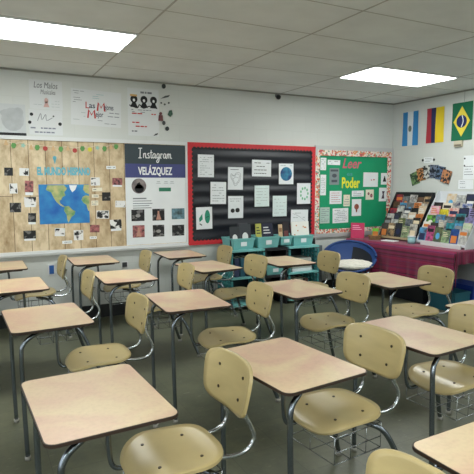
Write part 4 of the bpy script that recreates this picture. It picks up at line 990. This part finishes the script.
# tiered book racks
PAL = {'crimson': (170, 44, 60), 'white': (214, 214, 208), 'navy': (34, 42, 78), 'black': (28, 28, 32), 'tan': (192, 158, 112), 'orange': (206, 122, 60), 'olive': (112, 124, 78), 'sky blue': (84, 160, 206), 'pink': (214, 88, 146),
       'yellow': (226, 208, 56), 'lime green': (118, 194, 70), 'teal': (50, 140, 150), 'lavender': (150, 144, 196), 'brown': (104, 74, 54), 'grey': (128, 132, 136), 'pale green': (156, 184, 136), 'red': (196, 44, 44), 'blue': (40, 84, 160), 'cream': (216, 202, 170)}
def rack(name, label, y0, y1, x0, x1, h, tiers, side, rows, which, rz=0):
    cx, cy = (x0 + x1) / 2, (y0 + y1) / 2
    t = thing(name, label, 'book rack', (cx, cy, TZ + .0045), rz)
    w = (y1 - y0) / 2; dx = (x1 - x0)
    # local: x from front (-dx/2) to back (+dx/2); y across
    for s in (-1, 1):
        bm = bm_new(); ya = s * w; P = [(-dx / 2, 0), (dx / 2, 0), (dx / 2, h), (dx / 2 - .05, h), (-dx / 2, .05)]
        a = [bm.verts.new((x, ya, z)) for x, z in P]; b = [bm.verts.new((x, ya - s * .008, z)) for x, z in P]; bm.faces.new(a); bm.faces.new(b[::-1])
        for q in range(5): bm.faces.new((a[q], a[(q + 1) % 5], b[(q + 1) % 5], b[q]))
        mk('side_panel', bm, side, t)
    bm = bm_new(); box(bm, dx / 2 - .008, dx / 2, -w + .008, w - .008, 0, h); mk('back_panel', bm, side, t)
    tw = w - .01; steps = []
    for k in range(tiers):
        f = k / tiers; xa = -dx / 2 + (dx - .05) * f; za = .03 + (h - .2) * f * 1.0
        bm = bm_new(); box(bm, xa, xa + .05, -tw, tw, za - .008, za); box(bm, xa, xa + .005, -tw, tw, za, za + .022)
        v = [bm.verts.new(p) for p in ((xa + .048, -tw, za), (xa + .048, tw, za), (xa + .048 + .03, tw, za + .13), (xa + .048 + .03, -tw, za + .13))]; bm.faces.new(v)
        mk('tier_shelf', bm, side if side is not M_blackp else mat('rack_wood', (170, 150, 118), .5), t); steps.append((xa, za))
    bpy.context.view_layer.update()
    for k, names in enumerate(rows):
        xa, za = steps[k]; n = len(names); bw_ = 2 * tw / n
        for i, nm in enumerate(names):
            if nm is None: continue
            yl = tw - (i + .5) * bw_           # photo's left is larger Y
            hb = random.uniform(.175, .225); wb = min(bw_ * .97, hb * .8)
            p = t.matrix_world @ Vector((xa + .012, yl, za + .001))
            am = ('block', 'band', 'disc', 'lines')[(i + k) % 4]; oc = PAL[random.choice(['white', 'cream', 'black', 'orange', 'sky blue', 'navy'])]
            if oc == PAL[nm]: oc = PAL['grey']
            ordn = ['leftmost', 'second from left', 'third from left', 'fourth from left', 'fifth from left', 'sixth from left'][i]; rown = ['bottom', 'second', 'third', 'fourth', 'fifth', 'sixth'][k]
            book(p.x, p.y, p.z, wb, .012, hb, cn_(PAL[nm], random.choice(((40, 44, 52), (206, 202, 190), (70, 62, 56), tuple(int(c_ * .55) for c_ in PAL[nm])))), '%s book, %s in the %s row of the %s rack' % (nm, ordn, rown, which), rx=-math.radians(13), rz=-math.pi / 2 + rz, group='books on the ' + which + ' rack', art=(am, cm_(*oc)))
rack('book_rack', 'dark tiered book rack on the left of the covered table, full of covers', 4.93, 5.55, 5.14, 5.54, .66, 6, M_blackp,
     [['black', 'tan', 'black', 'pale green', 'black'], ['black', 'white', 'olive', 'grey', 'black'], ['grey', 'black', 'white', 'tan', 'orange'], ['crimson', 'white', 'navy', 'black', 'tan'], ['brown', 'sky blue', 'grey', 'orange', 'brown'], ['crimson', 'grey', 'white', 'brown', 'tan']], 'left', math.radians(6))
rack('book_rack', 'white tiered book rack on the right of the covered table near frame edge', 4.10, 4.86, 5.14, 5.56, .68, 6, mat('white_rack', (212, 216, 220), .5),
     [['sky blue', 'pink', 'olive', 'pale green', 'blue', 'white'], ['white', 'black', 'navy', 'teal', 'sky blue', 'pale green'], ['lime green', 'sky blue', 'grey', 'teal', 'lavender'], ['pink', 'yellow', 'red', 'navy', 'lavender'], ['black', 'cream', 'navy', 'blue', 'black'], [None, 'tan', 'white', 'navy', 'black']], 'right')
# odd items on the cloth
b = book(4.87, 5.70, TZ + .006, .19, .03, .22, cm_(190, 36, 88), 'large hot pink folder standing at far left end of the covered table', rx=-.12, rz=-.75, cat='folder', name='folder', art=('lines', cm_(230, 150, 180)))
t = thing('wicker_basket', 'low brown wicker basket with books between pink folder and left rack', 'basket', (4.98, 5.46, TZ + .0045))
bm = bm_new()
for k in range(4):
    rr = .058 + .006 * k; tube(bm, [((rr + .02) * math.cos(a * math.pi / 10), rr * math.sin(a * math.pi / 10), .008 + k * .016) for a in range(21)], .008, 6, 1)
disc(bm, 0, 0, .07, .052, .001, .01, 20); mk('woven_wall', bm, mat('wicker', (150, 118, 82), .8, var=.2, scale=40), t)
book(4.985, 5.47, TZ + .012, .09, .01, .15, cm_(*PAL['lime green']), 'lime green booklet standing in the wicker basket', rx=-.1, rz=-1.3)
book(4.965, 5.445, TZ + .012, .08, .01, .11, cm_(*PAL['orange']), 'orange booklet in front of the lime one in the wicker basket', rx=-.1, rz=-1.3)
bm = bm_new(); prism(bm, rrect(.07, .10, .01), 0, .008); o = mk('open_booklet', bm, M_paper); o.location = (5.03, 5.22, TZ + .0045); o.rotation_euler = (0, 0, .2); tag(o, 'white booklet lying flat at front of the left rack', 'booklet')
t = thing('clear_cup', 'pale blue-green plastic tub between the two book racks', 'tub', (5.06, 4.86, TZ + .0045))
bm = bm_new(); tube(bm, [(0, 0, 0), (0, 0, .03), (0, 0, .09)], .05, 18, 1); mk('tub_body', bm, mat('pale_aqua', (140, 182, 186), .35), t)
bm = bm_new(); tube(bm, [(0, 0, .0905), (0, 0, .10)], .054, 18, 1); mk('tub_rim', bm, M_whitetrim, t)
bm = bm_new(); box(bm, -.03, 0, -.30, .30, 0, .05); o = mk('front_ledge', bm, M_whitetrim); o.location = (5.12, 4.44, TZ + .0045); tag(o, 'long white front tray strip before the right book rack', 'tray')

# ------------------------------------------------------------------ world and view
w = bpy.data.worlds.new('world'); S.world = w; w.use_nodes = True
w.node_tree.nodes['Background'].inputs[0].default_value = (.92, .97, 1, 1); w.node_tree.nodes['Background'].inputs[1].default_value = 2.2
S.view_settings.view_transform = 'Standard'; S.view_settings.look = 'None'; S.view_settings.gamma = 1; S.view_settings.exposure = .28
